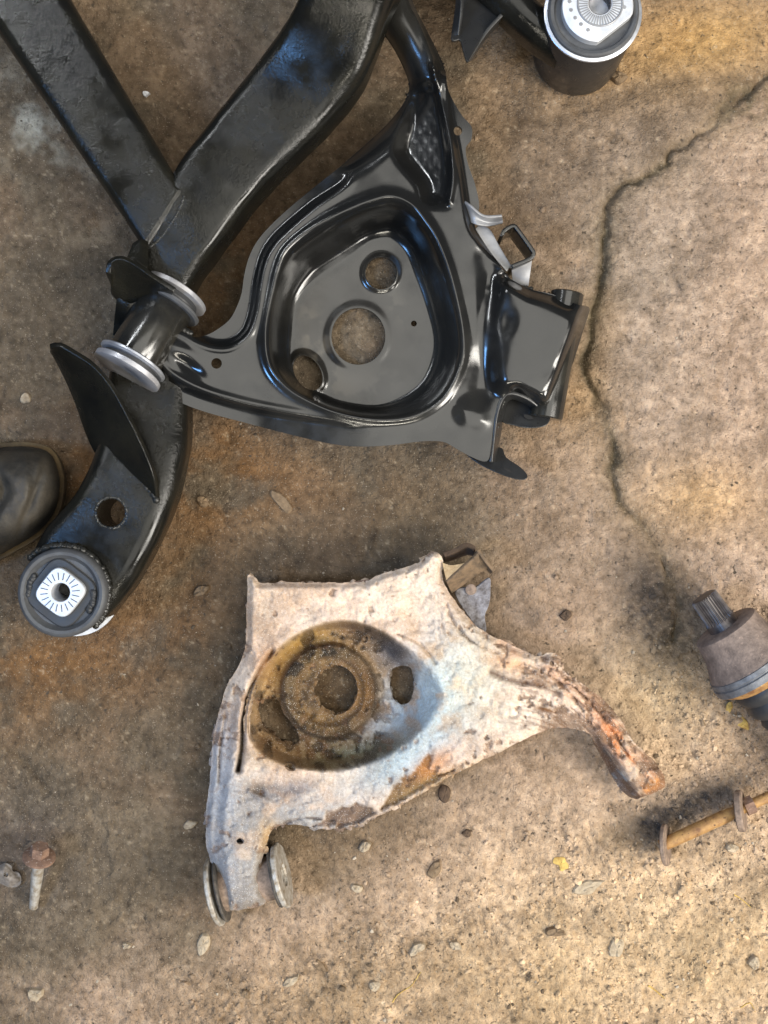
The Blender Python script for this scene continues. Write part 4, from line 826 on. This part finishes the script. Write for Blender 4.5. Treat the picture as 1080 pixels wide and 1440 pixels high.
# ---------------------------------------------------------------- stones, chips and leaves large enough to pick out
def chunk(name, pts, h, mat, label, cat, group=None, seed=0, leaf=False):
    rr = random.Random(seed + len(pts) * 7 + int(pts[0][0])); cx = sum(p[0] for p in pts) / len(pts); cy = sum(p[1] for p in pts) / len(pts)
    z0 = gz(cx, cy); P = catmull(pts, True, 2); vs = []; fs = []; n = len(P)
    rings = ((1.0, -0.0012), (1.0, 0.35 * h), (0.86, 0.85 * h), (0.45, h)) if not leaf else ((1.0, 0.0004), (1.0, 0.0010), (0.6, h * 0.5), (0.25, h * 0.6))
    for (s, zz) in rings:
        for p in P:
            w = W(cx + (p[0] - cx) * s * (1 + rr.uniform(-.06, .06)), cy + (p[1] - cy) * s * (1 + rr.uniform(-.06, .06)), 0); vs.append((w.x, w.y, z0 + zz * (1 + rr.uniform(-.25, .25))))
    for j in range(3):
        for i in range(n): fs.append((j * n + i, (j + 1) * n + i, (j + 1) * n + (i + 1) % n, j * n + (i + 1) % n))
    w = W(cx, cy, 0); vs.append((w.x, w.y, z0 + rings[-1][1])); fs += [(3 * n + i, 4 * n, 3 * n + (i + 1) % n) for i in range(n)]
    o = mk(name, vs, [f[::-1] for f in fs], mat, None, True, None, 30); tag(o, label, cat, group); return o
def blob(cx, cy, a, b, rot, n=7, seed=1, jit=0.25):
    rr = random.Random(seed); c, s = math.cos(R(rot)), math.sin(R(rot)); out = []
    for k in range(n):
        t = 2 * math.pi * k / n; r = 1 + rr.uniform(-jit, jit); x, y = a * math.cos(t) * r, b * math.sin(t) * r; out.append((cx + x * c - y * s, cy + x * s + y * c))
    return out
ST = [  # u, v, a, b, rot, material, height, name, label, category
 (286, 1327, 17, 8, -72, 0, .004, 'stone_chip', 'pale pointed stone chip below the old arm bushing', 'stone'),
 (611, 1223, 14, 8, -60, 1, .003, 'flat_stone', 'flat brown stone half sunk below the torn edge of the old arm', 'stone'),
 (396, 706, 22, 8, 48, 1, .003, 'stone_flake', 'long flat grey flake between the two control arms', 'stone'),
 (266, 1160, 10, 6, -15, 0, .003, 'stone_chip', 'pale chip just left of the old control arm', 'stone'),
 (408, 1381, 12, 6, -38, 0, .003, 'stone_chip', 'pale slanted stone flake near the bottom edge', 'stone'),
 (450, 1359, 11, 6, 40, 1, .003, 'stone_chip', 'small slanted stone flake beside a pale one near the bottom', 'stone'),
 (586, 1335, 12, 7, -30, 0, .004, 'stone', 'tan stone at the bottom centre', 'stone'),
 (527, 1387, 9, 7, 20, 0, .004, 'stone', 'small pale stone near the bottom edge left of centre', 'stone'),
 (512, 1190, 11, 7, -50, 0, .004, 'stone', 'ochre stone right of the old arm bushing', 'stone'),
 (502, 1250, 9, 6, 10, 0, .004, 'stone', 'pale round pebble right of the old arm bushing washer', 'stone'),
 (870, 108, 11, 9, 0, 1, .006, 'stone', 'brown lump of stone beside the upper right mount', 'stone'),
 (205, 131, 5, 4, 0, 4, .003, 'white_chip', 'small bright white chip between the two frame tubes', 'chip'),
 (626, 1116, 8, 13, 8, 2, .003, 'dirt_clod', 'dark curled scrap of dirt under the old arm edge', 'clod'),
 (656, 1173, 7, 5, 0, 2, .003, 'dirt_clod', 'small dark clod below the curled dirt scrap', 'clod'),
 (796, 866, 9, 7, 0, 2, .004, 'dirt_clod', 'dark clod alone right of the strap bracket', 'clod'),
 (283, 832, 11, 7, -30, 1, .005, 'stone', 'brown pebble left of the old arm top corner', 'stone'),
 (790, 1215, 10, 9, 20, 3, .004, 'dry_leaf', 'small torn yellow leaf on the sand', 'leaf'),
 (1027, 995, 11, 5, -75, 3, .004, 'dry_leaf', 'curled yellow leaf just below the rusty drive joint', 'leaf'),
 (1044, 1019, 10, 7, 40, 3, .004, 'dry_leaf', 'yellow leaf scrap lower right of the curled one', 'leaf'),
 (828, 1248, 20, 10, -20, 0, .003, 'sand_lump', 'flat pale lump of packed sand right of the yellow leaf', 'lump'),
 (50, 1399, 11, 9, 0, 0, .004, 'stone', 'ochre stone in the lower left corner', 'stone'),
 (36, 560, 8, 7, 0, 0, .003, 'stone_chip', 'pale chip lying above the boot toe', 'stone'),
 (868, 1335, 10, 14, 10, 0, .003, 'sand_lump', 'upright oval lump of pale sand at the lower right', 'lump'),
 (1062, 1355, 9, 11, 0, 0, .005, 'stone', 'pale stone near the lower right corner', 'stone'),
 (178, 1330, 6, 5, 0, 0, .004, 'stone_chip', 'small pale pebble below the flange bolt tip', 'stone'),
 (640, 1330, 9, 6, 30, 0, .004, 'stone', 'pale stone in the crumbs at bottom right of centre', 'stone'),
 (1030, 1192, 9, 7, 0, 0, .004, 'stone', 'pale pebble below the washered bolt', 'stone'),
 (285, 705, 9, 8, 0, 1, .004, 'stone', 'brown pebble right of the round hole in the subframe', 'stone'),
 (345, 1398, 8, 5, 60, 1, .003, 'stone_chip', 'thin brown chip at the bottom edge', 'stone'),
 (782, 1312, 13, 6, 0, 1, .004, 'stone', 'half buried brown stone right of centre at the bottom', 'stone'),
]
for i, (u, v, a, b, rot, mi, h, nm, lab, cat) in enumerate(ST):
    chunk(nm, blob(u, v, a, b, rot, 9 if mi == 3 else 8, 100 + i, 0.5 if mi == 3 else 0.25), h, M_stone[mi], lab, cat, None, i, mi == 3)
def twig(pts, r, label):
    Q = catmull(pts, False, 6); vs = []; fs = []
    for i, q in enumerate(Q):
        z = gz(q[0], q[1]) + r * 0.8; p = W(q[0], q[1], 0); rr = r * (1 - 0.6 * i / len(Q))
        t = Q[min(i + 1, len(Q) - 1)] - Q[max(i - 1, 0)]; t = Vector((t[0], -t[1], 0)).normalized(); s = Vector((-t.y, t.x, 0))
        for k in range(6): a = k * math.pi / 3; vs.append((p.x + s.x * math.cos(a) * rr, p.y + s.y * math.cos(a) * rr, z + math.sin(a) * rr))
    for i in range(len(Q) - 1):
        for k in range(6): fs.append((i * 6 + k, i * 6 + (k + 1) % 6, (i + 1) * 6 + (k + 1) % 6, (i + 1) * 6 + k))
    tag(mk('straw', vs, fs, M_stone[3], None), label, 'straw')
twig([(912, 1387), (924, 1396), (936, 1407)], 0.0008, 'short straw of dry grass at the lower right')
twig([(1034, 1260), (1046, 1268), (1058, 1278)], 0.0006, 'thin straw at the right edge below the washered bolt')
twig([(552, 1412), (560, 1400), (578, 1388), (592, 1368)], 0.0007, 'thin curved straw at the bottom centre')
twig([(1044, 1420), (1056, 1412), (1064, 1426)], 0.0006, 'bent straw in the lower right corner')
